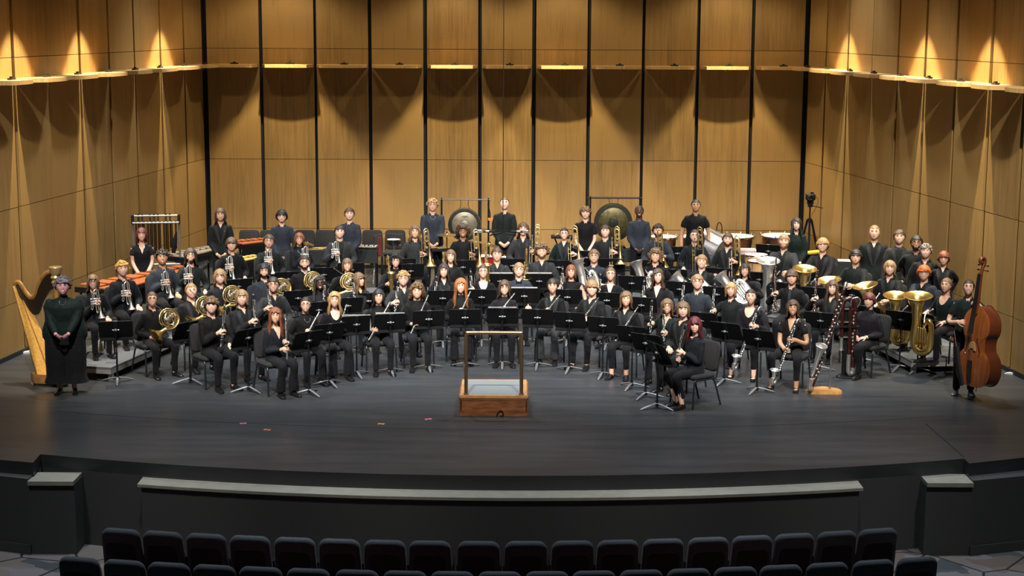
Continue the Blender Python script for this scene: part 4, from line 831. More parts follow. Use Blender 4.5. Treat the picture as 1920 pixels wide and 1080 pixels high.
P_('clarinettist with long wavy brown hair', 'black blazer', 1234, 504, 0, 'sit', 1.28, -16, 'p', 'wavy', 'br', 'clarinet', top='deepv', tc='j', fem=1, tip=(1208, 525), end=(1203, 597), RH=.55)
P_('clarinettist with neat blond hair and glasses', 'navy shirt', 1308, 514, 0, 'sit', 1.32, -18, 'p', 'short', 'sb', 'clarinet', tc='d', glasses=1, tip=(1283, 525), end=(1276, 598), RH=.3)
# saxophones and euphoniums
P_('saxophonist with dark curly hair and glasses', 'dark top', 742, 476, 0, 'sit', 1.27, 14, 'p', 'curlyshoulder', 'bk', 'alto', top='sweater', tc='p', fem=1, glasses=1, tip=(728, 484), end=(733, 548), RH=.3)
P_('saxophonist with wavy light brown hair', 'dark shirt, smiling', 845, 468, 0, 'sit', 1.27, 8, 'p', 'shoulder', 'lb', 'alto', tc='j', fem=1, tip=(831, 472), end=(834, 540), RH=.3)
P_('saxophonist with cropped brown hair', 'grey jacket', 932, 464, 0, 'sit', 1.32, 4, 'f', 'short', 'br', 'tenor', top='jacket', tc='c', smile=0, tip=(911, 455), end=(913, 540), RH=.3)
P_('saxophonist with big blond curls and beard', 'grey jacket', 1016, 458, 0, 'sit', 1.36, 0, 'f', 'bigcurly', 'lb', 'bari', top='jacket', tc='c', bw=1.15, beard=1, tip=(987, 474), end=(984, 575), RH=.4)
P_('euphonium player with glasses and short hair', 'navy shirt, chin on the mouthpiece', 1114, 467, 0, 'sit', 1.32, -8, 'f', 'short', 'lb', 'euph', tc='d', glasses=1, smile=0, tip=(1093, 484), end=(1112, 552), RH=(1112, 520), LH=(1128, 535), spin=25)
P_('euphonium player with long curly hair', 'black shirt', 1229, 466, 0, 'sit', 1.33, -14, 'f', 'curlyshoulder', 'lb', 'euph', tc='k', tip=(1203, 486), end=(1224, 554), RH=(1215, 520), LH=(1236, 535), spin=20)
P_('euphonium player with short fair hair', 'black jacket', 1316, 477, 0, 'sit', 1.30, -18, 'p', 'short', 'sb', 'euph', top='jacket', tc='j', tip=(1280, 515), end=(1325, 556), RH=(1295, 535), LH=(1325, 535), spin=25)
P_('euphonium player with long dark hair', 'black shirt', 1397, 494, 0, 'sit', 1.22, -22, 'f', 'shoulder', 'db', 'euph', tc='k', fem=1, tip=(1366, 517), end=(1402, 567), RH=(1378, 545), LH=(1408, 545), spin=25)
# trombones on the back riser
P_('trombonist with very long wavy hair', 'dark shirt', 778, 422, T, 'sit', 1.30, 12, 'f', 'wavy', 'lb', 'trombone', tc='c', tip=(799, 436), end=(803, 500), LH=(793, 474))
P_('trombonist with dark curly bob and glasses', 'black shirt', 868, 421, T, 'sit', 1.30, 6, 'b', 'afro', 'br', 'trombone', tc='k', glasses=1, tip=(892, 437), end=(896, 501), LH=(885, 475))
P_('trombonist in open jacket with long hair', 'dark shirt, behind the hanging microphone', 981, 417, T, 'sit', 1.34, -2, 'f', 'shoulder', 'br', 'trombone', top='jacket', tc='c', smile=0, extra=('satin',), tip=(1008, 426), end=(1008, 492), LH=(1000, 470))
P_('trombonist with very short hair and glasses', 'dark blazer', 1058, 426, T, 'sit', 1.27, -6, 'p', 'crop', 'bk', 'trombone', top='jacket', tc='v', fem=1, glasses=1, tip=(1078, 430), end=(1082, 495), LH=(1075, 474))
P_('trombonist with side swept dark hair', 'black shirt, in front of the big gong', 1135, 421, T, 'sit', 1.31, -8, 'p', 'short', 'db', 'trombone', tc='g', tip=(1157, 432), end=(1159, 496), LH=(1150, 470))
P_('trombonist hidden behind raised brass tubing', 'short dark hair, navy shirt', 1234, 420, T, 'sit', 1.32, -12, 'f', 'curly', 'db', 'trombone', tc='d', beard=1, smile=0, tip=(1237, 436), end=(1240, 501), LH=(1240, 478), off=(.3, .3))
P_('trombonist with high forehead and glasses', 'black shirt, beside the silver drum', 1303, 429, T, 'sit', 1.32, -14, 'p', 'crop', 'db', 'trombone', tc='n', glasses=1, smile=0, tip=(1312, 430), end=(1315, 498), LH=(1308, 484), off=(.3, .3))
P_('trombonist with short beard in blazer', 'blue grey shirt', 1365, 436, T, 'sit', 1.32, -18, 'p', 'short', 'br', 'trombone', top='jacket', tc='g', beard=1, tip=(1382, 450), end=(1384, 516), LH=(1374, 487))
# tubas and low brass on the right riser
P_('tuba player with reddish beard', 'large dark suit', 1470, 439, T, 'sit', 1.36, -22, 'p', 'short', 'sb', 'stuba', top='jacket', tc='c', bw=1.3, bd=1.15, beard=2, tip=(1453, 489), end=(1449, 580), RH=(1442, 515), LH=(1472, 512), sc=.9, off=(.50, .34))
P_('tuba player with blond fringe', 'black suit', 1543, 446, T, 'sit', 1.34, -24, 'p', 'mop', 'bl', 'tuba', top='jacket', tc='j', bw=1.15, tip=(1522, 494), end=(1513, 590), RH=(1505, 532), LH=(1536, 530), sc=.86, off=(.50, .34))
P_('tuba player with dark hair and black shirt', 'looking up', 1605, 468, T, 'sit', 1.30, -28, 'f', 'mop', 'bk', 'tuba', tc='g', smile=0, tip=(1565, 520), end=(1572, 612), LH=(1592, 535), sc=.84, off=(.48, .34))
P_('tuba player with chin length blond hair', 'black jacket', 1669, 488, T, 'sit', 1.30, -30, 'p', 'bob', 'sb', 'tuba', top='jacket', tc='j', tip=(1634, 535), end=(1652, 622), RH='lap', LH=(1657, 566), sc=.82, off=(.50, .34))
P_('tuba player with bright orange hair and glasses', 'blue grey suit', 1733, 497, T, 'sit', 1.30, -34, 'p', 'mop', 'or', 'tuba', top='jacket', tc='d', glasses=1, tip=(1691, 551), end=(1687, 643), RH=(1713, 576), sc=.80, off=(.60, .46))
r70 = P_('player with braided hair and loose sweater', 'looking left over a resting tuba', 1775, 520, T, 'sit', 1.26, -46, 'f', 'tied', 'lb', 'tuba', top='scoop', tc='v', fem=1, look=-36, smile=0, tip=(1733, 551), end=(1729, 660), LH='mid', sc=.9, off=(.60, .46))
# bassoons and woodwinds on the right
P_('bassoonist with brown hair and tie', 'black shirt', 1485, 506, 0, 'sit', 1.30, -26, 'f', 'mop', 'br', 'bassoon', tc='k', smile=0, extra=('tie',), tip=(1454, 486), end=(1453, 585), RH=.38, sc=.66)
P_('bassoonist with long brown hair', 'black jacket', 1561, 526, 0, 'sit', 1.24, -30, 'p', 'xlong', 'br', 'bassoon', top='jacket', tc='j', fem=1, tip=(1533, 489), end=(1526, 602), RH=.40, sc=.72)
P_('player with short dyed red hair', 'tight black sweater, beside the contrabassoon stand', 1630, 549, 0, 'sit', 1.24, -46, 'p', 'mop', 'au', None, top='sweater', tc='p', fem=1, bw=1.25, bd=1.15, look=-24, smile=0, RH='mid', LH='mid')
P_('bass clarinettist with short sleeves', 'black V neck top, heeled shoes', 1487, 562, 0, 'sit', 1.26, -24, 't', 'shoulder', 'br', 'bassclar', top='vneck', tc='k', fem=1, bw=1.05, extra=('heels', 'bare'), tip=(1497, 595), end=(1452, 719), RH=.5, LH=.68, off=(.22, .5), spin=-20, knees=.2)
P_('bass clarinettist with long sleeves and scoop neck', 'hair tied back', 1408, 541, 0, 'sit', 1.30, -22, 'p', 'tied', 'db', 'bassclar', top='scoop', tc='p', fem=1, bw=1.15, extra=('heels', 'bare', 'necklace'), tip=(1424, 575), end=(1379, 692), RH=.52, LH=.72, off=(.22, .5), spin=-20, knees=.18)
P_('clarinettist with short wavy blond hair', 'black blouse', 1371, 529, 0, 'sit', 1.26, -24, 'p', 'bob', 'bl', 'clarinet', tc='g', fem=1, smile=0, look=-12, tip=(1340, 536), end=(1335, 606), RH=.36)
P_('clarinettist with long fair hair and glasses', 'black cardigan', 1251, 560, 0, 'sit', 1.22, -28, 'f', 'shoulder', 'lb', 'clarinet', top='deepv', tc='v', fem=1, glasses=1, tip=(1245, 585), end=(1246, 657), RH=(1221, 604), LH=.5)
r83 = PEOPLE[-1]
A2 = pp(1222, 574, r83['root'] + r83['fwd'] * .3, r83['fwd'][:2]); B2 = pp(1219, 640, r83['root'] + r83['fwd'] * .3, r83['fwd'][:2])
place(PR_['clarinet'], 'second black clarinet raised in the right hand of the twelfth clarinettist', 'clarinets', mw=axis_matrix(A2, B2, -r83['fwd']))
P_('player with shaggy brown hair in grey jacket', 'behind the front oboist', 1281, 565, 0, 'sit', 1.28, -40, 'p', 'bob', 'lb', None, top='jacket', tc='j', smile=0, RH='mid')
P_('oboist with long dyed red hair', 'dark blouse, end of the front row', 1303, 594, 0, 'sit', 1.24, -54, 'p', 'longbang', 'cr', 'clarinet', top='shirt', tc='n', fem=1, tip=(1284, 613), end=(1266, 687), RH=.2, LH=.42, extra=('bare',), knees=.10, tuck=.14)
# standing at the back and sides
P_('standing percussionist with auburn bob', 'black V neck dress, by the tubular bells', 265, 427, 0, 'stand', 1.64, 14, 'p', 'bob', 'au', None, top='vneck', tc='n', fem=1, bw=1.1, heads=1.05, extra=('necklace',))
P_('standing percussionist with long brown hair', 'black suit with a yellow pin', 413, 390, 0, 'stand', 1.76, 8, 'f', 'shoulder', 'br', None, top='jacket', tc='j', smile=0, extra=('pin',))
P_('standing percussionist with dark wavy hair and glasses', 'navy shirt', 528, 393, 0, 'stand', 1.74, 8, 'p', 'mop', 'bk', None, tc='d', glasses=1, smile=0, LH='down')
P_('standing percussionist with short brown hair', 'slate blue shirt', 655, 389, 0, 'stand', 1.74, -12, 'p', 'short', 'br', None, tc='d', smile=0)
P_('large standing percussionist with blond curls', 'slate shirt and necklace, beside the left gong', 811, 372, 0, 'stand', 1.80, 6, 'f', 'curly', 'bl', None, tc='d', bw=1.22, bd=1.1, glasses=1, extra=('necklace',), smile=0)
P_('tall standing percussionist with buzz cut', 'dark shirt, between the gongs', 946, 369, 0, 'stand', 1.84, 0, 'p', 'crop', 'br', None, tc='g', smile=0, pitch=-16)
P_('standing percussionist with bushy brown hair', 'black shirt with belt, rolled sleeves', 1098, 387, 0, 'stand', 1.72, 0, 'p', 'bushy', 'lb', None, top='shortshirt', tc='k', smile=0, extra=('belt',))
P_('standing percussionist with close cropped black hair', 'navy shirt, right of the big gong', 1199, 384, 0, 'stand', 1.74, 0, 'd', 'crop', 'bk', None, tc='d')
P_('standing timpanist with tied black hair', 'black short sleeved shirt', 1305, 373, 0, 'stand', 1.80, -4, 't', 'tied', 'bk', None, top='shortshirt', tc='k', bw=1.1, smile=0, RH='down', LH='down')
P_('standing percussionist with green tipped long hair', 'black shirt, by the camera tripod', 1494, 408, 0, 'stand', 1.70, -6, 'p', 'long', 'bk', None, tc='v', smile=0, fem=1, extra=('tips',))
P_('tall standing person with fair crew cut', 'dark suit, at the right wall', 1640, 421, 0, 'stand', 1.86, -12, 'p', 'crop', 'sb', None, top='jacket', tc='g', bw=1.15, RH='down', LH='down', smile=0)
P_('standing person with combed brown hair and tie', 'charcoal suit', 1687, 430, 0, 'stand', 1.80, -14, 'p', 'short', 'br', None, top='jacket', tc='c', extra=('tie', 'dark'), RH='down')
P_('standing person with goatee and dark framed glasses', 'black shirt', 1719, 441, 0, 'stand', 1.78, -14, 't', 'short', 'bk', None, tc='g', glasses=2, beard=1, RH='back', LH='back', smile=0)
P_('standing person with curly grey hair', 'black jacket', 1736, 457, 0, 'stand', 1.70, -16, 'p', 'curly', 'gy', None, top='jacket', tc='j', RH='down', LH='back')
P_('standing person with short chestnut hair and glasses', 'black jacket, by the right wall', 1770, 471, 0, 'stand', 1.62, -18, 'p', 'mop', 'rd', None, top='jacket', tc='k', fem=1, glasses=1, RH='back', LH='back', smile=0)
P_('standing double bass player', 'dark shirt with rolled sleeves', 1817, 523, 0, 'stand', 1.68, -16, 'f', 'crop', 'br', None, top='shortshirt', tc='v', fem=1, RH=(1804, 603), LH=(1828, 566), off=(.30, .3), extra=('watch', 'greyshoe'), glasses=0)
RB = PEOPLE[-1]
P_('standing harpist with tousled grey brown hair', 'dark green sweater and wide black culottes', 117, 521, 0, 'stand', 1.66, 8, 'm', 'curly', 'mg', None, top='sweater', tc='v', fem=1, bw=1.95, bd=1.35, extra=('necklace', 'skirt'), RH='clasp', LH='clasp', heads=1.12)
RH_ = PEOPLE[-1]
# ------------------------------------------------------------------ music stands: desk centre in the photograph, owner
who = {r['w']: r for r in PEOPLE}
def stand(px, py, yaw, w, tier=0, z=.80, what='black music stand in front of the '):
    q = gp(px, py, tier + z); place(ms, what + w, 'music stands', loc=(q[0], q[1], tier + z - .80), rz=math.radians(yaw))
SN = 0
for row in [(217, 617, 12, 'trumpeter with curly ginger hair', 0), (354, 618, 52, 'hornist in jacket with tied light hair', 0), (464, 632, 50, 'clarinettist with chin length blond hair', 0), (578, 637, 42, 'flutist with very long auburn hair', 0),
            (617, 622, 30, 'flutist with hair pulled back and glasses', 0), (668, 607, 22, 'flutist with long wavy blond hair', 0), (732, 603, 14, 'flutist with long black hair', 0), (804, 597, 8, 'flutist with curly light brown hair', 0), (872, 594, 3, 'flutist with very long straight golden hair', 0),
            (942, 592, 0, 'flutist with brown hair and glasses at centre', 0), (1008, 594, -6, 'flutist with short dark hair', 0), (1068, 600, -14, 'flutist with blond bowl haircut', 0), (1131, 609, -18, 'flutist with shoulder length highlighted hair', 0),
            (1186, 627, -26, 'player with shaggy brown hair in grey jacket', 0), (1212, 642, -34, 'clarinettist with long fair hair and glasses', 0), (1234, 660, -66, 'oboist with long dyed red hair', 0),
            (558, 558, 26, 'clarinettist in satin lapel jacket and glasses', 0), (597, 580, 26, 'clarinettist with long dark locs and glasses', 0), (652, 572, 18, 'clarinettist with long hair looking right', 0), (690, 563, 14, 'stocky hornist with beard and glasses', 0), (768, 564, 8, 'clarinettist with blond curls and glasses', 0),
            (830, 558, 4, 'clarinettist with long dark brown hair', 0), (903, 556, 2, 'clarinettist with tied hair and scoop neck', 0), (983, 554, 0, 'player with bow tie and glasses', 0), (1064, 556, -6, 'oboist with brown bob and lace sleeves', 0), (1138, 562, -10, 'clarinettist with deep neckline and glasses', 0),
            (1203, 571, -16, 'clarinettist with long wavy brown hair', 0), (1315, 600, -26, 'clarinettist with neat blond hair and glasses', 0), (1360, 620, -32, 'clarinettist with short wavy blond hair', 0), (1422, 634, -34, 'bass clarinettist with long sleeves and scoop neck', 0),
            (447, 536, 28, 'trumpeter with bushy brown hair', 0), (540, 522, 22, 'trumpeter with neat brown hair and glasses', 0), (607, 514, 12, 'trumpeter with long reddish hair and glasses', 0), (658, 505, 6, 'broad trumpeter in jacket and tie', 0),
            (868, 500, 4, 'trombonist with dark curly bob and glasses', 0), (770, 507, 10, 'trombonist with very long wavy hair', 0), (938, 526, 2, 'saxophonist with cropped brown hair', 0), (1011, 526, 0, 'saxophonist with big blond curls and beard', 0), (962, 497, 0, 'trombonist in open jacket with long hair', 0), (1048, 500, -4, 'trombonist with very short hair and glasses', 0),
            (1104, 525, -8, 'euphonium player with glasses and short hair', 0), (1146, 497, -8, 'trombonist with side swept dark hair', 0), (1185, 530, -12, 'euphonium player with long curly hair', 0), (1222, 500, -14, 'trombonist hidden behind raised brass tubing', 0), (1263, 517, -16, 'trombonist with high forehead and glasses', 0),
            (1275, 541, -18, 'euphonium player with short fair hair', 0), (1347, 515, -18, 'trombonist with short beard in blazer', 0), (1424, 523, -24, 'tuba player with reddish beard', 0), (1345, 551, -22, 'euphonium player with long dark hair', 0), (1475, 543, -26, 'bassoonist with brown hair and tie', 0), (1529, 552, -28, 'tuba player with blond fringe', 0),
            (1598, 552, -30, 'tuba player with dark hair and black shirt', 0), (1539, 600, -26, 'bassoonist with long brown hair', 0), (1690, 598, -36, 'tuba player with bright orange hair and glasses', 0), (1724, 602, -40, 'player with braided hair and loose sweater', 0), (1625, 588, -40, 'tuba player with chin length blond hair', 0)]:
    stand(*row)
# ------------------------------------------------------------------ podium with rail
p0 = gp(860.5, 780); p1 = gp(990.5, 780); pw = p1[0] - p0[0]; pc = (p0 + p1) / 2; ph = .285; pdp = .98
o = thing('conductor_podium', 'oak conductor podium with grey mat and bronze safety rail', 'podium', pc)
w2 = pw / 2
MB().box((0, pdp / 2, .135), (pw - .08, pdp - .04, .25)).obj('base', OAK, o, ang=0)
MB().box((0, .012, .145), (pw - .07, .024, .16)).obj('front_panel', OAK, o, ang=0)
for z, hgt, d in ((.025, .05, .045), (.062, .016, .035), (.235, .035, .035), (.262, .03, .05)): MB().box((0, .012, z), (pw - .02 if d > .04 else pw - .05, d, hgt)).obj('moulding', OAKL if z > .25 else OAK, o, ang=0)
for s in (-1, 1):
    MB().prism([(s * (w2 - .025), -.012), (s * w2, .02), (s * w2, pdp - .02), (s * (w2 - .025), pdp)][::s], 0, .272).obj('side_panel', OAK, o, ang=0)
    MB().box((s * (w2 - .055), pdp / 2, .277), (.075, pdp - .01, .02)).obj('edge_board', OAKL, o, ang=0)
for y in (.02, pdp - .03): MB().box((0, y, .277), (pw - .18, .05, .02)).obj('edge_board', OAKL, o, ang=0)
MB().box((0, pdp / 2 - .005, .277), (pw - .19, pdp - .10, .024)).obj('mat', MATGREY, o, ang=0)
rx = .375; MB().tube(spline([(-rx, .045, .27), (-rx, .045, 1.02), (-rx, .045, 1.09), (-rx + .018, .045, 1.125), (-rx + .06, .045, 1.14), (rx - .06, .045, 1.14), (rx - .018, .045, 1.125), (rx, .045, 1.09), (rx, .045, 1.02), (rx, .045, .27)], 5), .025, 12).obj('rail', BRONZE, o)
for s in (-1, 1): MB().lathe([(.036, .285), (.036, .30), (.024, .305)], 12, o=(s * rx, .045, 0)).obj('rail_flange', BRONZE, o)
q = gp(938, 781); o = thing('cable_loop', 'small black cable loop lying against the front of the podium', 'cable', q)
MB().tube(spline([(-.05, 0, .006), (-.03, .01, .05), (.01, .012, .075), (.04, .01, .04), (.03, 0, .006), (.0, -.01, .008)], 4), .008, 6).obj('loop', BLKM, o)
# ------------------------------------------------------------------ harp
HW = mat('harp_maple', (.36, .17, .05), .3, noise=.3, scale=9, coat=.5); HS_ = mat('harp_soundboard', (.62, .33, .07), .4, noise=.25, scale=14, stretch=(4, 4, .5)); HD = mat('harp_neck_dark', (.02, .012, .008), .4); GILT = mat('harp_gilt', (.75, .52, .22), .3, .6)
hb = gp(112, 728); th_ = math.radians(-36); o = thing('concert_harp', 'golden concert harp standing behind the harpist at the left wall', 'harp', hb + V3(-.04, .18, 0), th_)
def soundbox(u0, z0, u1, z1, wa, wb):      # from the foot to the shoulder, a half round back and a flat board
    rg = []
    for k in np.linspace(0, 1, 9):
        u, z, w = u0 + (u1 - u0) * k, z0 + (z1 - z0) * k, wa + (wb - wa) * k; n = unit(V3(z1 - z0, 0, u0 - u1)); P = V3(u, 0, z)
        rg.append(np.array([P + V3(0, w * math.sin(a), 0) - n * (w * .55 * max(0, math.cos(a)) if abs(a) < math.pi / 2 else 0) for a in np.linspace(-math.pi / 2, math.pi / 2, 9)]))
    return rg
MB().loft(soundbox(-.26, .16, -.93, 1.38, .21, .065)).obj('soundbox', HW, o)
n_ = unit(V3(1.22, 0, .67)); a_ = V3(-.26, 0, .16) + n_ * .004; b_ = V3(-.93, 0, 1.38) + n_ * .004
MB().add([a_ + V3(0, -.205, 0), a_ + V3(0, .205, 0), b_ + V3(0, .06, 0), b_ + V3(0, -.06, 0)] + [p + n_ * .008 for p in (a_ + V3(0, -.205, 0), a_ + V3(0, .205, 0), b_ + V3(0, .06, 0), b_ + V3(0, -.06, 0))], [(3, 2, 1, 0), (4, 5, 6, 7), (0, 1, 5, 4), (1, 2, 6, 5), (2, 3, 7, 6), (3, 0, 4, 7)]).obj('soundboard', HS_, o, ang=0)
MB().tube([a_ + n_ * .012, b_ + n_ * .012], .010, 6).obj('string_rib', HW, o)
nk = spline([(-.95, 0, 1.36), (-.93, 0, 1.42), (-.84, 0, 1.43), (-.70, 0, 1.30), (-.58, 0, 1.24), (-.48, 0, 1.30), (-.38, 0, 1.47), (-.24, 0, 1.62), (-.06, 0, 1.68), (.06, 0, 1.68)], 5)
MB().tube(nk, .030, 10, flat=1.3, up=(0, 0, 1)).obj('neck', HW, o)
lo = [p + V3(.02, 0, -.03) for p in nk[4:]]; hi_ = [p + V3(.05, 0, -.17 - .05 * math.sin(i / len(lo) * 3)) for i, p in enumerate(lo)]
MB().prism([(p[0], p[2]) for p in lo] + [(p[0], p[2]) for p in hi_[::-1]], -.022, .022, ax='y').obj('neck_plate', HD, o, ang=0)
MB().lathe([(.05, .18), (.058, .24), (.045, .30), (.038, .40), (.036, 1.40), (.042, 1.44), (.042, 1.48)], 16).obj('column', HW, o)
for z0 in (.26, .34, 1.46): MB().lathe([(.045, z0), (.056, z0 + .015), (.045, z0 + .03)], 16).obj('column_ring', GILT, o)
MB().lathe([(.04, 1.47), (.07, 1.53), (.052, 1.56), (.078, 1.60), (.06, 1.63), (.085, 1.69), (.095, 1.75), (.088, 1.76), (.0, 1.765)], 20, cap=False).obj('capital', GILT, o)
MB().prism([(-.42, -.20), (-.30, -.235), (.02, -.10), (.12, -.05), (.12, .05), (.02, .10), (-.30, .235), (-.42, .20)], .035, .17).obj('base', HW, o, ang=0)
for x, y in ((-.38, -.19), (-.38, .19), (.06, -.07), (.06, .07)): MB().lathe([(.03, 0), (.035, .02), (.028, .04)], 10, o=(x, y, 0)).obj('foot', GILT, o)
for k in range(3): MB().tube([(-.36, -.1 + k * .1, .08), (-.5, -.13 + k * .13, .075)], [.012, .018], 6, flat=.5).obj('pedal', BRASS, o)
sb = MB()
for k in range(34):
    f = (k + .5) / 34; P = a_ + (b_ - a_) * (.06 + .9 * f) + n_ * .015; u_ = -.06 - .80 * f ** 1.05; zz = np.interp(u_, [p[0] for p in nk[8:]], [p[2] for p in nk[8:]]); sb.tube([P, (u_, .024, zz - .06)], .0016, 4)
so = sb.obj('strings', mat('harp_string', (.55, .42, .25), .4), o); so['kind'] = 'stuff'
# ------------------------------------------------------------------ double bass
BW = mat('bass_spruce', (.30, .085, .018), .3, noise=.35, scale=6, stretch=(3, 3, .4), coat=.6); BR_ = mat('bass_ribs', (.14, .035, .012), .28, coat=.6)
A = pp(1842, 503, RB['root'] + V3(0, -.42, 0), (0, 1)); B = pp(1823, 722, RB['root'] + V3(0, -.50, 0), (0, 1))
o = thing('double_bass', 'reddish brown double bass held upright by the standing player at right', 'double bass'); o.matrix_world = axis_matrix(A, B, rotz(math.radians(-64)) @ V3(0, 1, 0))
BO = [(.02, .0), (.16, .01), (.26, .06), (.315, .16), (.325, .27), (.29, .40), (.225, .47), (.20, .50), (.188, .58), (.192, .64), (.215, .70), (.24, .735), (.255, .80), (.245, .90), (.20, .99), (.12, 1.06), (.05, 1.11), (.025, 1.12)]
BO = [(p[0], p[1]) for p in spline([(x, z, 0) for x, z in BO], 3)]; out = BO + [(-x, z) for x, z in BO[::-1]]
MB().prism(out, -.02, .19, ax='y').obj('ribs', BR_, o, ang=30)
tp = MB(); P = np.array(out); cz = np.array([0, .5]); tp.loft([np.stack([q[:, 0], np.full(len(q), y), q[:, 1]], 1) for q, y in ((cz + (P - cz) * 1.03, -.012), (cz + (P - cz) * 1.035, -.024), (cz + (P - cz) * .9, -.038), (cz + (P - cz) * .5, -.055))]); tp.obj('top_plate', BW, o)
bp_ = MB(); bp_.loft([np.stack([q[:, 0], np.full(len(q), y), q[:, 1]], 1) for q, y in ((cz + (P - cz) * .7, .22), (cz + (P - cz) * 1.03, .20), (cz + (P - cz) * 1.03, .188))]); bp_.obj('back_plate', BR_, o)
MB().loft([np.array([(s * w, y, z) for s, y in ((-1, -.06 + d), (1, -.06 + d), (1, -.02 + d), (-1, -.02 + d))]) for z, w, d in ((1.02, .032, -.02), (1.12, .030, .0), (1.58, .022, .02))]).obj('neck', BR_, o)
MB().loft([np.array([(s * w, y, z) for s, y in ((-1, -.075 + d), (1, -.075 + d), (1, -.058 + d), (-1, -.058 + d))]) for z, w, d in ((.74, .046, -.055), (1.1, .034, -.02), (1.58, .021, .02))]).obj('fingerboard', EBONY, o)
MB().tube(spline([(0, -.02, 1.57), (0, .0, 1.66), (0, .03, 1.73), (0, .02, 1.79), (0, -.03, 1.80), (0, -.05, 1.76), (0, -.025, 1.735), (0, -.005, 1.755)], 5), [.028, .026, .028, .03, .03, .026, .018], 10, flat=.9).obj('scroll', BR_, o)
for s in (-1, 1):
    for z in (1.63, 1.70): pg = MB(); pg.tube([(s * .02, .01, z), (s * .085, .015, z)], .006, 6); pg.ell((s * .095, .015, z), (.006, .018, .014), 8, 5); pg.obj('tuning_peg', BLK, o)
    MB().tube(spline([(s * .10, -.058, .68), (s * .085, -.060, .655), (s * .115, -.054, .56), (s * .15, -.050, .46), (s * .13, -.052, .435)], 5), [.012, .006, .008, .006, .012], 6, flat=.5).obj('f_hole', EBONY, o)
MB().prism([(-.075, .0), (-.04, .0), (-.03, .03), (.03, .03), (.04, 0), (.075, 0), (.055, .06), (.045, .11), (0, .12), (-.045, .11), (-.055, .06)], -.072, -.052, ax='y', o=(0, 0, .50)).tr(None, (0, 0, 0)).obj('bridge', mat('bridge_maple', (.42, .24, .09), .5), o, ang=0)
MB().loft([np.array([(s * w, y, z) for s, y in ((-1, -.085 - d), (1, -.085 - d), (1, -.07 - d), (-1, -.07 - d))]) for z, w, d in ((.03, .018, -.02), (.36, .045, .01))]).obj('tailpiece', EBONY, o)
for k in range(4): MB().tube([((k - 1.5) * .018, -.095, .35), ((k - 1.5) * .022, -.20 + .075, .655), ((k - 1.5) * .009, -.065, 1.60)], .0024, 4).obj('string', CHROME, o)
MB().tube([(0, .08, .0), (0, .08, -.10)], .008, 8).obj('endpin', CHROME, o)
qv = MB(); qv.tube([(-.30, -.08, .50), (-.22, -.10, .28), (-.10, -.10, -.02)], [.05, .05, .04], 8, flat=.6); qv.obj('bow_quiver', BLKM, o); MB().tube([(-.37, -.08, .72), (-.24, -.09, .36)], .007, 6).obj('bow', BR_, o)
# ------------------------------------------------------------------ contra instruments on stands
b0 = gp(1585, 707); o = thing('contrabassoon', 'dark red contrabassoon standing upright on a round black base', 'contrabassoon', b0)
MB().lathe([(.14, 0), (.14, .012), (.12, .022), (.03, .03)], 24).obj('stand_base', BLKM, o); MB().tube([(-.02, .03, .02), (-.02, .03, 1.08)], .038, 10).obj('stand_post', BLKM, o)
MB().tube(spline([(.10, -.02, .16), (.10, -.02, 1.05), (.09, -.02, 1.16), (.01, -.02, 1.21), (-.07, -.02, 1.16), (-.085, -.02, 1.05), (-.085, -.02, .62)], 5), [.040, .038, .036, .034, .032, .030], 12).obj('bass_joint', RED_WOOD, o)
MB().lathe([(.040, .42), (.028, .46), (.024, .64)], 12, o=(-.085, -.02, 0)).obj('bell', SILVER, o); MB().tube([(.03, -.05, .35), (.03, -.05, 1.10)], .024, 10).obj('wing_joint', RED_WOOD, o)
MB().tube(spline([(.10, -.02, .17), (.10, -.02, .08), (.07, -.03, .05), (.03, -.05, .10), (.03, -.05, .36)], 4), .034, 10).obj('bottom_bow', SILVER, o)
MB().tube(spline([(.03, -.05, 1.1), (.04, -.05, 1.2), (.12, -.05, 1.23), (.17, -.05, 1.18), (.13, -.05, 1.08)], 5), .007, 6).obj('crook', SILVER, o)
k = MB(); keys_on(k, .3, 1.0, 14, .03, -.055, .015); k.v = [v + V3(.07, 0, 0) for v in k.v]
for z in (.62, .85, 1.05): k.box((.0, -.02, z), (.25, .03, .018))
k.obj('keywork', SILVER, o); MB().box((.0, .0, .78), (.34, .14, .02)).obj('stand_rest', BLKM, o, ang=0)
WS = mat('stand_maple_burl', (.55, .28, .085), .35, noise=.4, scale=7, coat=.4)
b0 = gp(1544, 738); o = thing('contra_clarinet', 'tall red wooden contra clarinet with silver bell on a wooden stand base', 'contra clarinet', b0)
sh = [(-.26, .02), (-.23, -.03), (-.13, -.05), (.20, -.06), (.26, -.03), (.23, .06), (.10, .17), (.02, .20), (-.06, .18)]
MB().prism(sh, 0, .05).obj('stand_base', WS, o, ang=0); MB().prism([(x * .93, y * .93 + .004) for x, y in sh], .05, .065).obj('stand_top', WS, o, ang=0); MB().tube([(.10, .05, .06), (.10, .05, .55)], .013, 8).tube([(.10, .05, .5), (.13, .06, .96)], .008, 8).obj('stand_rod', STEEL, o); MB().box((.12, .03, .96), (.14, .1, .03)).obj('stand_rest', BLKM, o, ang=0)
a_ = V3(-.17, -.04, .12); b_ = V3(.24, .02, 1.52); MB().tube([a_, b_], [.030, .026, .024], 12).obj('body_tube', RED_WOOD, o)
MB().tube(spline([b_ - (b_ - a_) * .02, b_ + V3(.015, 0, .05), b_ + V3(.03, .03, .09), b_ + V3(.05, .08, .085), b_ + V3(.06, .12, .03)], 5), .016, 8).obj('neck', SILVER, o)
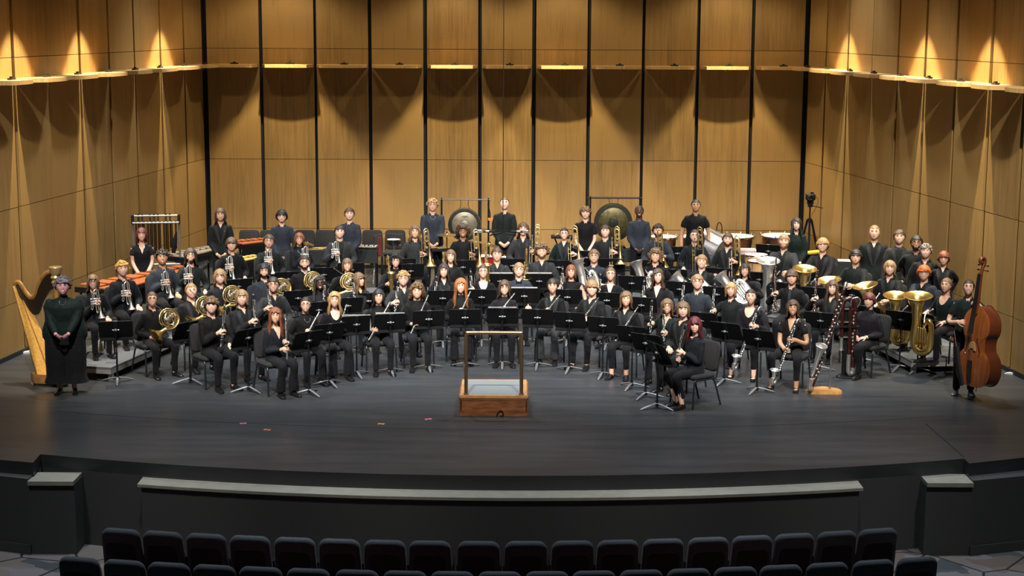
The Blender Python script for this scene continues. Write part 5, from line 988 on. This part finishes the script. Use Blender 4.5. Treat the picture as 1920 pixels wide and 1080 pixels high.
bl = MB(); bl.tube(spline([a_ + V3(.01, 0, .03), a_ + V3(-.008, 0, -.03), a_ + V3(-.035, -.02, -.045), a_ + V3(-.05, -.045, .0), a_ + V3(-.03, -.07, .12)], 5), [.028, .032], 10); bell_flare(bl, a_ + V3(.085, -.125, .62), (.2, -.3, 1), .03, .085, .50); bl.obj('bell', SILVER, o)
k = MB(); d_ = unit(b_ - a_)
for i in range(26): p = a_ + (b_ - a_) * (.08 + .034 * i); k.ell(p + V3(.02 * ((i % 3) - 1), -.030, 0), (.017, .006, .014), 7, 4)
for s in (-1, 1): k.tube([a_ + V3(s * .022, -.026, .1), b_ + V3(s * .022, -.024, -.1)], .004, 5)
k.obj('keywork', SILVER, o); MB().tube([a_, a_ + V3(-.01, 0, -.06)], .006, 6).obj('peg', CHROME, o)
# ------------------------------------------------------------------ percussion
def timpano(px, py, r, label):
    z = .86; q = gp(px, py, z); o = thing('timpano', label, 'timpani', (q[0], q[1], 0), 0, 'timpani along the back wall')
    MB().lathe([(.10, .26), (r * .55, .34), (r * .82, .5), (r * .93, .7), (r * .95, .815)], 28).obj('bowl', COPPER, o)
    MB().lathe([(r * .97, .815), (r + .012, .82), (r + .012, .85), (r, .858)], 32).obj('counter_hoop', CHROME, o); MB().lathe([(r * .995, .85), (r * .98, .862), (r * .5, .864)], 32).obj('drum_head', DRUMHEAD, o)
    for k in range(8):
        a = math.radians(22.5 + 45 * k); c, s_ = math.cos(a), math.sin(a); m = MB(); m.tube([(c * (r + .02), s_ * (r + .02), .80), (c * (r + .02), s_ * (r + .02), .90)], .009, 6); m.box((c * (r + .03), s_ * (r + .03), .865), (.05, .02, .014), M=rotz(a)); m.obj('tension_lug', CHROME, o)
    for k in range(4):
        a = math.radians(45 + 90 * k); c, s_ = math.cos(a), math.sin(a); MB().tube([(c * (r + .02), s_ * (r + .02), .80), (c * r * .95, s_ * r * .95, .45), (c * r * .8, s_ * r * .8, .03)], [.02, .018, .02], 7).obj('strut', BLK, o); MB().lathe([(.03, 0), (.03, .04)], 10, M=rotx(math.pi / 2), o=(c * r * .8, s_ * r * .8 + .02, .031)).obj('caster', BLKM, o)
    MB().prism([(-.09, -r - .12), (.09, -r - .12), (.06, -.05), (-.06, -.05)], .04, .075).obj('pedal', STEEL, o, ang=0); MB().lathe([(.10, .06), (.07, .14), (.06, .3)], 12).obj('pedestal', BLK, o)
timpano(1244, 443, .28, 'copper timpani drum furthest left, behind the gong player'); timpano(1305, 443, .32, 'copper timpani drum directly behind the timpanist\'s hands'); timpano(1380, 442, .365, 'copper timpani drum behind the eighth trombonist from the left'); timpano(1463, 441, .40, 'largest copper timpani drum at right beside the tuba players')
def gong(px, py, rpx, Y, fx0, fx1, fy, face, label, rim):
    c = vp(px, py, Y); sc_ = vp(px + 100, py, Y)[0] - c[0]; r = rpx * sc_ / 100; x0, x1 = vp(fx0, fy, Y)[0], vp(fx1, fy, Y)[0]; zt = vp(px, fy, Y)[2]
    o = thing('gong', label, 'gong', ((x0 + x1) / 2, Y, 0)); cx = c[0] - (x0 + x1) / 2; h = (x1 - x0) / 2
    MB().lathe([(r, -.01), (r, .04), (r * .97, .055), (r * .78, .062), (r * .76, .066), (r * .26, .075), (r * .24, .085), (.001, .10)], 40, M=rotx(math.pi / 2), o=(cx, .03, c[2])).obj('face', face, o)
    MB().lathe([(r * 1.005, -.02), (r * 1.005, .035), (r * .96, .058), (r * .8, .064)], 40, M=rotx(math.pi / 2), o=(cx, .03, c[2])).obj('rim', rim, o)
    if r > .36: MB().lathe([(r * .25, .076), (r * .22, .098), (.001, .108)], 24, M=rotx(math.pi / 2), o=(cx, .03, c[2])).obj('boss', rim if r > .36 else face, o)
    for s in (-1, 1):
        MB().tube([(s * h, .0, .04), (s * h, 0, zt + .03)], .019, 8).obj('post', BLK, o); MB().tube([(s * h, -.33, .03), (s * h, .33, .03)], .02, 8).obj('foot', BLK, o)
        MB().tube([(cx + s * r * .32, .01, c[2] + r * .93), (cx + s * r * .22, .0, zt - .12), (cx + s * r * .24, 0, zt)], .006, 5).obj('cord', BLKM, o)
    MB().tube([(-h - .05, 0, zt), (h + .05, 0, zt)], .018, 8).obj('crossbar', CHROME if r < .36 else BLK, o); MB().tube([(-h, 0, .25), (h, 0, .25)], .014, 8).obj('lower_bar', BLK, o)
    return o, r, c, cx
GO = mat('gong_olive_bronze', (.10, .085, .035), .42, .75, noise=.4, scale=14); GD = mat('gong_dark_rim', (.022, .024, .018), .45, .5, noise=.4, scale=20); GG = mat('gong_grey_bronze', (.20, .175, .125), .45, .6, noise=.2, scale=10)
o, r, c, cx = gong(871, 421, 31, 32.6, 828, 916, 374, GG, 'left grey bronze tam tam hanging in a black frame', GD)
m = MB()
for i, w_ in enumerate((.02, .012, .025, .03, .02, .012)): m.box((cx - .05 + i * .022, -.047, c[2] + r * .50 + .006 * math.sin(i * 2)), (w_ * .8, .004, .012 + .008 * (i % 3 == 1)))
m.obj('maker_mark', BLKM, o)
gong(1150, 417, 36, 32.4, 1107, 1200, 371, GO, 'large dark olive gong hanging behind the trombonists', GD)
q = vp(919, 400, 32.55); o = thing('gong_mallet', 'gong beater with orange grip hanging on the left gong frame', 'mallet', q); MB().tube([(0, 0, -.13), (.0, 0, 0), (-.05, 0, .20)], [.014, .008], 6).obj('handle', BLKM, o); MB().box((.01, -.02, -.12), (.10, .05, .05)).obj('grip', mat('orange_grip', (.7, .22, .03), .5), o)
# tubular bells
c0 = vp(292, 405, 29.5); o = thing('tubular_bells', 'chrome tubular bells in a tall frame behind the person in a V neck dress', 'chimes', (c0[0], 29.5, 0), .16); zt = c0[2]
TB_ = mat('chime_tube', (.30, .27, .22), .22, 1.)
for s in (-1, 1): MB().tube([(s * .42, 0, .05), (s * .42, 0, zt)], .02, 8).obj('post', STEEL, o); MB().tube([(s * .42, -.3, .05), (s * .42, .3, .05)], .022, 8).obj('foot', BLK, o); MB().box((s * .42, 0, zt - .06), (.05, .09, .16)).obj('bracket', BLK, o, ang=0)
for z, y in ((zt, .04), (zt - .12, -.05), (.78, 0), (.62, 0)): MB().tube([(-.42, y, z), (.42, y, z)], .02, 8).obj('crossbar', STEEL, o)
for i in range(11): x = -.36 + i * .072; MB().tube([(x, -.05, zt - .09), (x, -.05, .80 + .028 * i)], .0165, 8).obj('tube', TB_, o); MB().lathe([(.0185, zt - .10), (.0185, zt - .085)], 8, o=(x, -.05, 0)).obj('cap', CHROME, o)
for i in (0, 1, 3, 4, 5, 7, 8): x = -.32 + i * .072; MB().tube([(x, .04, zt + .03), (x, .04, .86 + .028 * i)], .0165, 8).obj('tube', TB_, o); MB().lathe([(.0185, zt + .03), (.0185, zt + .045)], 8, o=(x, .04, 0)).obj('cap', CHROME, o)
MB().tube([(.37, -.08, 1.40), (.33, -.09, 1.2), (.31, -.09, 1.0)], [.015, .05, .035], 8).obj('mallet_bag', BLKM, o)
# bar instruments
def keyboard(name, label, cat, p0, p1, l0, l1, n, m, res, panel=None, hgt=.9):
    p0 = np.array(p0); p1 = np.array(p1); c = (p0 + p1) / 2; d = p1 - p0; L = math.hypot(d[0], d[1]); o = thing(name, label, cat, (c[0], c[1], 0), math.atan2(d[1], d[0])); sp = L / n
    for row, (y, z) in enumerate(((-.5, hgt), (.48, hgt + .03))):
        me = None
        for i in range(n):
            if row and i % 7 in (2, 6): continue
            t_ = i / (n - 1); ln_ = l0 + (l1 - l0) * t_; x = -L / 2 + sp * (i + .5 + .5 * row)
            if me is None: b = MB().box((0, 0, 0), (sp * .86, 1, .022)).obj('bar', m, o, ang=0); me = b.data
            else: b = bpy.data.objects.new('bar', me); COL.objects.link(b); b.parent = o
            b.location = (x, y * ln_ * 1.02, z); b.scale = (1, ln_, 1)
    wv = max(l0, l1)
    for s in (-1, 1):
        lw = (l0 if s < 0 else l1); MB().box((s * (L / 2 + .03), 0, hgt - .04), (.05, lw * 2.1, .09)).obj('end_frame', BLK, o, ang=0)
        for y in (-.8, .8): MB().tube([(s * (L / 2 + .02), y * lw, .0), (s * (L / 2 + .02), y * lw, hgt - .05)], .02, 8).obj('leg', BLK, o)
    MB().tube([(-L / 2, 0, .2), (L / 2, 0, .2)], .018, 8).obj('stretcher', BLK, o)
    MB().prism([(-L / 2, l0 * 1.0), (L / 2, l1 * 1.0), (L / 2, -l1 * 1.0), (-L / 2, -l0 * 1.0)][::-1], hgt - .075, hgt - .035).obj('frame', BLK, o, ang=0)
    if panel: MB().box((0, -wv * .98, hgt - .20), (L, .02, .30)).obj('front_panel', panel, o, ang=0)
    else:
        for i in range(0, n, 1): t_ = i / (n - 1); x = -L / 2 + sp * (i + .5); MB().tube([(x, -.35 * (l0 + (l1 - l0) * t_), hgt - .08), (x, -.35 * (l0 + (l1 - l0) * t_), hgt - .6 + .42 * t_)], sp * .38, 8).obj('resonator', res, o)
    return o
keyboard('marimba', 'long rosewood marimba in front of the person in a V neck dress', 'marimba', gp(182, 541, .9), gp(346, 503, .9), .40, .20, 26, ROSEW, BLK)
keyboard('vibraphone', 'silver barred vibraphone beside the standing suited percussionist', 'vibraphone', gp(322, 481, .9), gp(398, 466, .9), .26, .15, 20, SILVER, STEEL)
keyboard('xylophone', 'rosewood xylophone with black front panel below the empty chairs', 'xylophone', gp(444, 456, .95), gp(506, 450, .95), .20, .13, 20, ROSEW, BLK, BLKM, .95)
keyboard('practice_xylophone', 'small yellow wooden bar instrument behind the fifth trumpeter from the left', 'xylophone', gp(446, 488, .75), gp(480, 482, .75), .14, .10, 12, YELLOWW, BLK, BLKM, .75)
def table(px, py, z, w_, d, label, cloth=1, rz=0., xleg=0):
    q = gp(px, py, z); o = thing('folding_table' if not xleg else 'tray_stand', label, 'table', (q[0], q[1], 0), rz); MB().box((0, 0, z - .02), (w_, d, .04)).obj('table_top', BLKM, o, ang=0)
    if cloth: MB().box((0, -d / 2 + .0, z - .13), (w_ + .02, .03, .26)).obj('cloth', mat('black_table_cloth', (.012, .016, .015), .9), o, ang=0)
    for s in (-1, 1):
        if xleg: MB().tube([(s * w_ * .42, 0, .02), (-s * w_ * .36, .02 * s, z - .04)], .016, 7).obj('leg', BLK, o); MB().tube([(s * w_ * .42, -.2, .015), (s * w_ * .42, .2, .015)], .015, 7).obj('foot', BLK, o)
        else:
            for y in (-.4, .4): MB().tube([(s * w_ * .45, y * d, 0), (s * w_ * .45, y * d, z - .03)], .015, 7).obj('leg', BLK, o)
    return q
def mallet(q, dx, dy, a, L, hd, label, hr=.018, sh=YELLOWW):
    o = thing('mallet', label, 'mallet', (q[0] + dx, q[1] + dy, q[2] + hr), a, 'mallets on the percussion tables'); MB().tube([(-L / 2, 0, 0), (L / 2, 0, 0)], .006, 6).obj('shaft', sh, o); MB().ell((L / 2, 0, 0), (hr * 1.15, hr, hr), 10, 7).obj('head', hd, o)
BLUE = mat('blue_yarn', (.03, .16, .38), .9); GREY = mat('grey_felt', (.25, .25, .25), .9)
q = table(606, 467, .88, .78, .46, 'black cloth table of mallets beside the eighth trumpeter')
for i, (dx, dy, a, L, hd, lb, hr) in enumerate(((.10, -.06, -.15, .38, BLUE, 'mallet with blue yarn head on the left table', .022), (-.02, .1, .35, .40, GREY, 'mallet with pale shaft lying at the back of the left table', .018), (-.05, .16, .25, .38, YELLOWW, 'wooden drumstick beside the grey felt mallet', .009), (.24, .04, 1.2, .3, BLKM, 'big black bass drum beater on the left table', .045), (-.16, -.1, .1, .36, CHROME, 'metal headed mallet at the left front of the table', .012))): mallet(q, dx, dy, a, L, hd, lb, hr)
q = table(686, 466, .88, .46, .42, 'black cloth table under the silver glockenspiel'); o = thing('glockenspiel', 'silver glockenspiel lying on a black cloth table', 'glockenspiel', (q[0], q[1], .88)); MB().box((0, 0, .02), (.44, .28, .03)).obj('case', BLK, o, ang=0)
me = None
for i in range(16):
    for row in (0, 1):
        if row and i % 7 in (2, 6): continue
        if me is None: b = MB().box((0, 0, 0), (.021, .12, .008)).obj('bar', SILVER, o, ang=0); me = b.data
        else: b = bpy.data.objects.new('bar', me); COL.objects.link(b); b.parent = o
        b.location = (-.20 + i * .0265 + row * .013, -.065 + row * .125, .042 + row * .012)
q = table(828, 466, .85, .38, .30, 'small black mallet tray on crossed legs behind the left trombonist', 0, 0, 1); mallet(q, -.1, -.02, .6, .26, BLUE, 'mallet with blue head on the small crossed leg tray', .022); mallet(q, .06, .02, .5, .3, YELLOWW, 'pale drumstick on the small crossed leg tray', .009)
q = table(1056, 442, .95, .50, .34, 'black mallet tray on crossed legs behind the fourth trombonist from the left', 0, 0, 1)
for i in range(3): mallet(q, -.14 + .09 * i, 0, 1.3 + .15 * i, .22, (GREY, ROSEW, GREY)[i], ('grey headed mallet at the left of the wide tray', 'wooden headed mallet in the middle of the wide tray', 'grey headed mallet at the right of the wide tray')[i], .02)
q = table(1125, 463, .85, 1.0, .42, 'black topped percussion table in front of the big gong'); o = thing('wood_block', 'pale wooden block lying on the table before the gong', 'wood block', (q[0] + .05, q[1], .85)); MB().box((0, 0, .03), (.22, .08, .06)).obj('block', YELLOWW, o, ang=0); MB().box((0, -.041, .035), (.16, .006, .012)).obj('slot', BLKM, o, ang=0)
q = table(1185, 465, .85, .34, .36, 'small dark table right of the big gong'); mallet(q, 0, 0, .5, .3, YELLOWW, 'yellow shafted mallet on the small table by the gong', .02); mallet(q, .06, -.06, -.3, .26, ROSEW, 'red headed mallet on the small table by the gong', .02)
# drum kit pieces
CYM = mat('cymbal_bronze', (.62, .47, .24), .28, 1.)
def tripod(o, z1, r=.24, m=CHROME, x=0, y=0):
    MB().tube([(x, y, .12), (x, y, z1)], .011, 8).obj('pole', m, o)
    for k in range(3): a = 2.1 * k + .5; MB().tube([(x, y, .30), (x + r * math.cos(a), y + r * math.sin(a), .012)], .010, 6).obj('leg', m, o)
def cymbal(px, py, z, r, tilt, label, tx=0.):
    q = gp(px, py, z); o = thing('cymbal', label, 'cymbal', (q[0], q[1], 0)); M = rotx(tilt) @ roty(tx); MB().lathe([(r, 0), (r, .003), (r * .5, .016), (r * .16, .022), (r * .10, .036), (.004, .042)], 30, M=M, o=(0, 0, z)).obj('plate', CYM, o); tripod(o, z + .07); MB().lathe([(.014, .04), (.014, .065)], 8, M=M, o=(0, 0, z)).obj('wing_nut', BLK, o)
cymbal(838, 441, 1.12, .20, .04, 'bronze crash cymbal on a stand left of the left gong'); cymbal(917, 459, .98, .21, .0, 'tilted bronze ride cymbal above the red drum', .26); cymbal(577, 457, .98, .13, .0, 'small dark cymbal behind the seventh trumpeter from the left', .3)
def drum(px, py, z, r, h, shell, label, name='snare_drum', cat='drum', legs=1):
    q = gp(px, py, z); o = thing(name, label, cat, (q[0], q[1], 0)); MB().lathe([(r, z - h), (r, z - .01)], 28).obj('shell', shell, o); MB().lathe([(r * .98, z - .012), (r * .98, z), (r * .5, z + .002)], 28).obj('drum_head', DRUMHEAD, o)
    for zz in (z - .008, z - h + .01): MB().hoop(r + .001, r + .012, zz - .012, zz + .012).obj('hoop', CHROME, o)
    for k in range(8): a = k * math.pi / 4; MB().tube([(math.cos(a) * (r + .012), math.sin(a) * (r + .012), z - h + .02), (math.cos(a) * (r + .012), math.sin(a) * (r + .012), z - .02)], .006, 5).obj('lug', CHROME, o)
    if legs: tripod(o, z - h + .01, .2)
REDSH = mat('red_drum_shell', (.28, .012, .012), .25, coat=.6)
drum(911, 480, .74, .20, .22, REDSH, 'red tom drum with white head behind the drummers\' row', 'tom_drum'); drum(947, 482, .72, .10, .16, REDSH, 'small red drum with chrome fittings left of the third trombonist', 'tom_drum')
drum(738, 449, .93, .13, .12, BLK, 'small black drum with white head before the back chairs'); drum(1418, 477, .92, .215, .24, OAKL, 'rear white headed concert tom by the first tuba player', 'concert_tom'); drum(1425, 489, .86, .225, .26, OAKL, 'front white headed concert tom by the first tuba player', 'concert_tom')
q = gp(702, 530); o = thing('percussion_stand', 'tall chrome tripod stand beside the glockenspiel table', 'stand', q); tripod(o, .98, .25); MB().tube([(0, 0, .97), (.25, 0, 1.02), (.58, 0, 1.0)], .007, 6).obj('boom', CHROME, o); MB().box((0, 0, .62), (.07, .05, .04)).obj('clamp', CHROME, o, ang=0)
o = thing('red_towel', 'dark red towel hanging beside the glockenspiel table', 'towel', (q[0] + .10, q[1] + .06, .55)); MB().prism([(-.05, 0), (.06, .0), (.045, .38), (-.03, .38)], -.02, .02, ax='y').obj('cloth', mat('dark_red_cloth', (.10, .012, .015), .9), o)
# big silver bass drum tilted on its cradle
q = vp(1331, 466, 31.9); ax = unit(V3(.80, -.42, -.40)); x_ = unit(np.cross(ax, (0, 0, 1))); M = np.stack([x_, np.cross(ax, x_), ax], 1); o = thing('bass_drum', 'large silver concert bass drum tilted beside the standing timpanist', 'drum', (q[0], q[1], 0))
DS = mat('drum_silver_wrap', (.36, .355, .35), .32, .7); C0 = V3(0, 0, q[2]); MB().lathe([(.36, -.22), (.36, .20)], 36, M=M, o=C0).obj('shell', DS, o)
for z, hm in ((.21, .2), (-.23, -.2)): MB().hoop(.353, .378, z - .02, z + .02, 36, M=M, o=C0).obj('hoop', STEEL, o); MB().lathe([(.352, z), (.2, z + math.copysign(.003, z))], 36, M=M, o=C0).obj('drum_head', mat('cream_head', (.42, .37, .28), .55), o)
for k in range(10): a = k * .6283; p = lambda z: C0 + M @ V3(.375 * math.cos(a), .375 * math.sin(a), z); MB().tube([p(-.23), p(.22)], .008, 6).obj('tension_rod', CHROME, o)
for s in (-1, 1): MB().tube([C0 + V3(s * .30, .1, -.22), (s * .32, .15, .02)], .018, 8).obj('cradle_leg', BLK, o); MB().tube([(s * .32, -.25, .02), (s * .32, .4, .02)], .018, 8).obj('cradle_foot', BLK, o)
rg = ring_pts(.10, 20); MB().tube([C0 + V3(.20 + p[0] * .55, .16, .35 + p[2] * 1.6) for p in rg], .011, 7).obj('tilt_wheel', BLK, o)
q = gp(1400, 469, .98); o = thing('log_drum', 'pinkish grey slit drum box in front of the timpani', 'drum', (q[0], q[1], 0)); PK = mat('pale_pink_wood', (.48, .36, .34), .5)
for z in (.93, .985): MB().box((0, 0, z), (.34, .18, .045)).obj('box', PK, o, ang=0)
tripod(o, .91, .2, BLK)
# chairs along the back wall
for i, (x, lb) in enumerate(((467, 'empty black chair at the back wall right of the suited percussionist'), (506, 'empty black chair half hidden behind the navy shirted percussionist'), (571, 'empty black chair at the back wall above the seventh trumpeter from the left'), (610, 'empty black chair at the back wall left of the eighth trumpeter'), (698, 'empty black chair at the back wall behind the glockenspiel'), (741, 'empty black chair at the back wall behind the small black drum'))):
    p = gp(x, 431, .89); place(ch, lb, 'empty chairs by the back wall', loc=(p[0], p[1] - .24, 0), rz=0)
stand(1441, 470, -20, 'bare desk beside the white headed toms', 0, .90, 'black music stand, ')
stand(1100, 482, 0, 'short sleeved person left of the big gong', 0, .85); stand(1270, 474, 0, 'leftmost pair of timpani', 0, .88)
stand(755, 497, 8, 'empty place left of the first trombonist', 0, .80, 'black music stand at the ')
# ------------------------------------------------------------------ camera on tripod, hanging microphones
q = vp(1518, 412, 31.9); o = thing('camera_tripod', 'black tripod standing in the back right corner', 'tripod', (q[0], q[1], 0)); z = q[2]
MB().tube([(0, 0, z - .35), (0, 0, z + .28)], .016, 8).obj('centre_column', BLK, o); MB().lathe([(.045, z - .03), (.05, z), (.04, z + .03)], 12).obj('spider', BLK, o)
for k, a in enumerate((-1.75, .25, 2.75)):
    d = V3(math.cos(a), math.sin(a), 0); MB().tube([d * .04 + V3(0, 0, z), d * .18 + V3(0, 0, z * .58)], .024, 8).tube([d * .17 + V3(0, 0, z * .6), d * .34 + V3(0, 0, .01)], .014, 8).obj('leg', BLK, o)
MB().tube([(.05, 0, z + .28), (.25, -.06, z + .24)], .010, 7).obj('pan_handle', BLK, o); MB().box((0, 0, z + .29), (.09, .09, .06)).obj('head', BLK, o, ang=0)
o = thing('video_camera', 'black video camera mounted on the corner tripod', 'camera', (q[0], q[1], z + .32)); MB().rbox((0, 0, .14), (.19, .13, .13), .03).obj('body', BLK, o); MB().box((.0, 0, .04), (.12, .09, .08)).obj('mount', BLKM, o, ang=0); MB().lathe([(.058, 0), (.058, .06), (.05, .10), (.045, .102), (.04, .07)], 16, M=rotx(math.pi / 2), o=(-.02, -.06, .14)).obj('lens', EBONY, o); MB().box((.03, 0, .22), (.06, .07, .03)).obj('viewfinder', BLK, o, ang=0)
MB().tube(spline([(.09, 0, .15), (.15, 0, .1), (.13, 0, -.05), (.03, 0, -.25), (.02, 0, -.4)], 5), .004, 5).obj('cable', BLKM, o)
q = vp(943, 434, 23.); o = thing('hanging_microphone_pair', 'stereo microphone bar hanging on a cable above the centre players', 'microphone', q)
MB().tube([(0, 0, .02), (0, .02, 7.4)], .0055, 6).obj('cable', BLKM, o); MB().box((0, 0, 0), (.42, .03, .018)).obj('bar', BLK, o, ang=0)
GM = mat('microphone_grey', (.28, .28, .28), .4, .5)
for s in (-1, 1):
    MB().tube([(s * .12, 0, 0), (s * .29, 0, -.002)], .017, 10).obj('barrel', BLK, o); MB().tube([(s * .20, 0, 0), (s * .25, 0, 0)], .0185, 10).obj('collar', GM, o); MB().rbox((s * .335, 0, 0), (.075, .05, .052), .012).obj('capsule', GM, o)
    MB().tube(spline([(s * .03, -.02, -.01), (s * .08, -.03, -.03), (s * .14, -.03, -.035), (s * .19, -.03, -.06)], 4), [.010, .018, .008], 7).obj('clip', BLKM, o)
# ------------------------------------------------------------------ small things
for x, y, c, lb in ((456, 794, (.85, .12, .22), 'pinkish red tape mark furthest left on the stage floor'), (501, 806, (.75, .13, .05), 'orange red tape mark near the curved floor joint'), (715, 795, (.85, .33, .04), 'orange tape cross left of the podium'), (803, 786, (.85, .16, .25), 'pink tape mark closest to the podium')):
    q = gp(x, y); o = thing('tape_mark', lb, 'tape', q, R.uniform(-.3, .3)); m = mat('tape_%d' % x, c, .6)
    for a in (.55, -.5): MB().box((0, 0, .0015 + .001 * (a > 0)), (.10, .022, .002), M=rotz(a)).obj('strip', m, o, ang=0)
for x, y, lb in ((190, 662, 'silver trumpet mute standing on the riser under the first chair'), (233, 646, 'silver trumpet mute standing on the riser behind the music stand')):
    q = gp(x, y, .2); o = thing('trumpet_mute', lb, 'mute', q); MB().lathe([(.055, 0), (.06, .012), (.045, .06), (.022, .16), (.018, .19)], 16).obj('cone', SILVER, o); MB().lathe([(.0215, .165), (.023, .17), (.02, .185)], 12).obj('cork', mat('cork', (.4, .25, .12), .8), o)
for x, y, lb in ((48, 661, 'small white wedge at the foot of the left wall'), (1893, 700, 'small white wedge at the foot of the right wall')):
    q = gp(x, y); o = thing('door_wedge', lb, 'wedge', q + V3(0, -.05, 0), .4 if x < 900 else -.5); MB().prism([(-.09, 0), (.09, 0), (.09, .035), (-.05, .02)], -.03, .03, ax='y').obj('wedge', mat('white_plastic', (.7, .7, .68), .5), o, ang=0)
q = table(1592, 489, .82, .62, .36, 'dark table holding white sheets beside the right wall', 1, -.15); o = thing('paper_sheets', 'white sheets spread on the dark side table', 'paper', (q[0], q[1], .822)); MB().box((0, 0, .004), (.42, .26, .006), M=rotz(-.15)).obj('sheet', mat('white_paper', (.78, .77, .74), .6), o, ang=0)
q = gp(1529, 474, .80); o = thing('yellow_folder', 'yellow folder on a stand behind the second tuba player from the left', 'folder', (q[0], q[1], .80)); MB().box((0, 0, .02), (.36, .22, .03), M=rotz(.1) @ roty(-.1)).obj('cover', mat('yellow_card', (.72, .55, .03), .5), o, ang=0)
place(ms, 'black music stand holding the yellow folder by the tripod', 'music stands', loc=(q[0], q[1], -.16), rz=0)
p = r70['root'] + r70['fwd'] * .36; o = thing('tablet', 'dark tablet on the lap of the sixth tuba player from the left', 'tablet', (p[0] - .03, p[1], .2 + .655), r70['yaw']); MB().rbox((0, 0, 0), (.20, .012, .27), .015, M=rotx(math.pi / 2 - .15)).obj('body', BLK, o)
PAPER = mat('sheet_paper', (.75, .74, .70), .6); n_ = 0
for px, py, w in ((942, 590, 'flutist behind the podium rail'), (732, 601, 'fourth flutist from the left'), (1011, 524, 'fourth saxophonist from the left'), (938, 524, 'third saxophonist from the left'), (983, 552, 'player with bow tie'), (668, 605, 'third flutist from the left')):
    q = gp(px, py, .80 if py > 560 else .8); o = thing('sheet_music', 'white sheet music on the stand of the ' + w, 'sheet music', (q[0], q[1], .80), 0, 'sheet music on stands'); MB().box((-.11, .012, .0), (.215, .004, .30), M=rotx(.5)).tr(None, (0, .0, 0)).obj('left_page', PAPER, o, ang=0); MB().box((.11, .012, .0), (.215, .004, .30), M=rotx(.5)).obj('right_page', PAPER, o, ang=0)
# ------------------------------------------------------------------ what each person is called: clothing, what they hold, place in their section
NOUN = {'clarinet': ('clarinettist', 'a black clarinet'), 'flute': ('flutist', 'a silver flute'), 'trumpet': ('trumpeter', 'a silver trumpet'), 'trombone': ('trombonist', 'a trombone'), 'horn': ('hornist', 'a french horn'), 'euph': ('euphonium player', 'a silver euphonium'),
        'tuba': ('tuba player', 'a brass tuba'), 'stuba': ('tuba player', 'a silver tuba'), 'alto': ('saxophonist', 'a saxophone'), 'tenor': ('saxophonist', 'a saxophone'), 'bari': ('saxophonist', 'a saxophone'), 'bassclar': ('bass clarinettist', 'a bass clarinet'), 'bassoon': ('bassoonist', 'a bassoon')}
SHADE = {'k': 'black', 'n': 'navy', 'g': 'dark-green', 'c': 'charcoal', 'j': 'black', 'w': 'black', 'v': 'dark-green', 'd': 'slate-blue', 'p': 'dark'}
GARB = {'jacket': 'jacket', 'sweater': 'sweater', 'vneck': 'V-neck top', 'scoop': 'scoop-neck top', 'deepv': 'V-neck top', 'lace': 'sleeveless top', 'shortshirt': 'short sleeved shirt', 'shirt': 'shirt'}
SPECIAL = {973: ('seated player with bow tie', 'seated person in slate blue shirt and bow tie behind the centre flutists'), 1630: ('seated player beside the contrabassoon stand', 'seated person in tight dark sweater beside the contrabassoon stand'), 1281: ('seated player between the last clarinettists', 'seated person in black jacket behind the end of the front row'),
           1817: ('standing bass player', 'standing person in dark green shirt holding the double bass'), 117: ('standing harpist', 'standing person in dark green sweater and black culottes in front of the harp')}
LAB = {}; count = {}
for r in sorted(PEOPLE, key=lambda r: r['hx']):
    cl = '%s %s%s' % (SHADE[r['tc']], GARB[r['top']], ' and glasses' if r['gl'] else '')
    if r['hx'] in SPECIAL: short, full = SPECIAL[r['hx']]
    else:
        noun = NOUN[r['kind']][0] if r['kind'] else 'standing person'; count[noun] = count.get(noun, 0) + 1
        short = '%s %s from the left' % (ORD[count[noun] - 1], noun)
        full = 'person in %s holding %s, %s' % (cl, NOUN[r['kind']][1], short) if r['kind'] else 'person in %s, hands %s, %s' % (cl, 'clasped' if r['hx'] < 1600 and r['hx'] != 1305 else 'lowered', short)
    r['t']['label'] = ' '.join(full.split()); LAB[r['w']] = short
for o in bpy.data.objects:
    if o.parent is None and 'label' in o and o.get('category') != 'person':
        l = o['label']
        for a in sorted(LAB, key=len, reverse=True):
            if a in l: l = l.replace(a, LAB[a]); break
        o['label'] = l
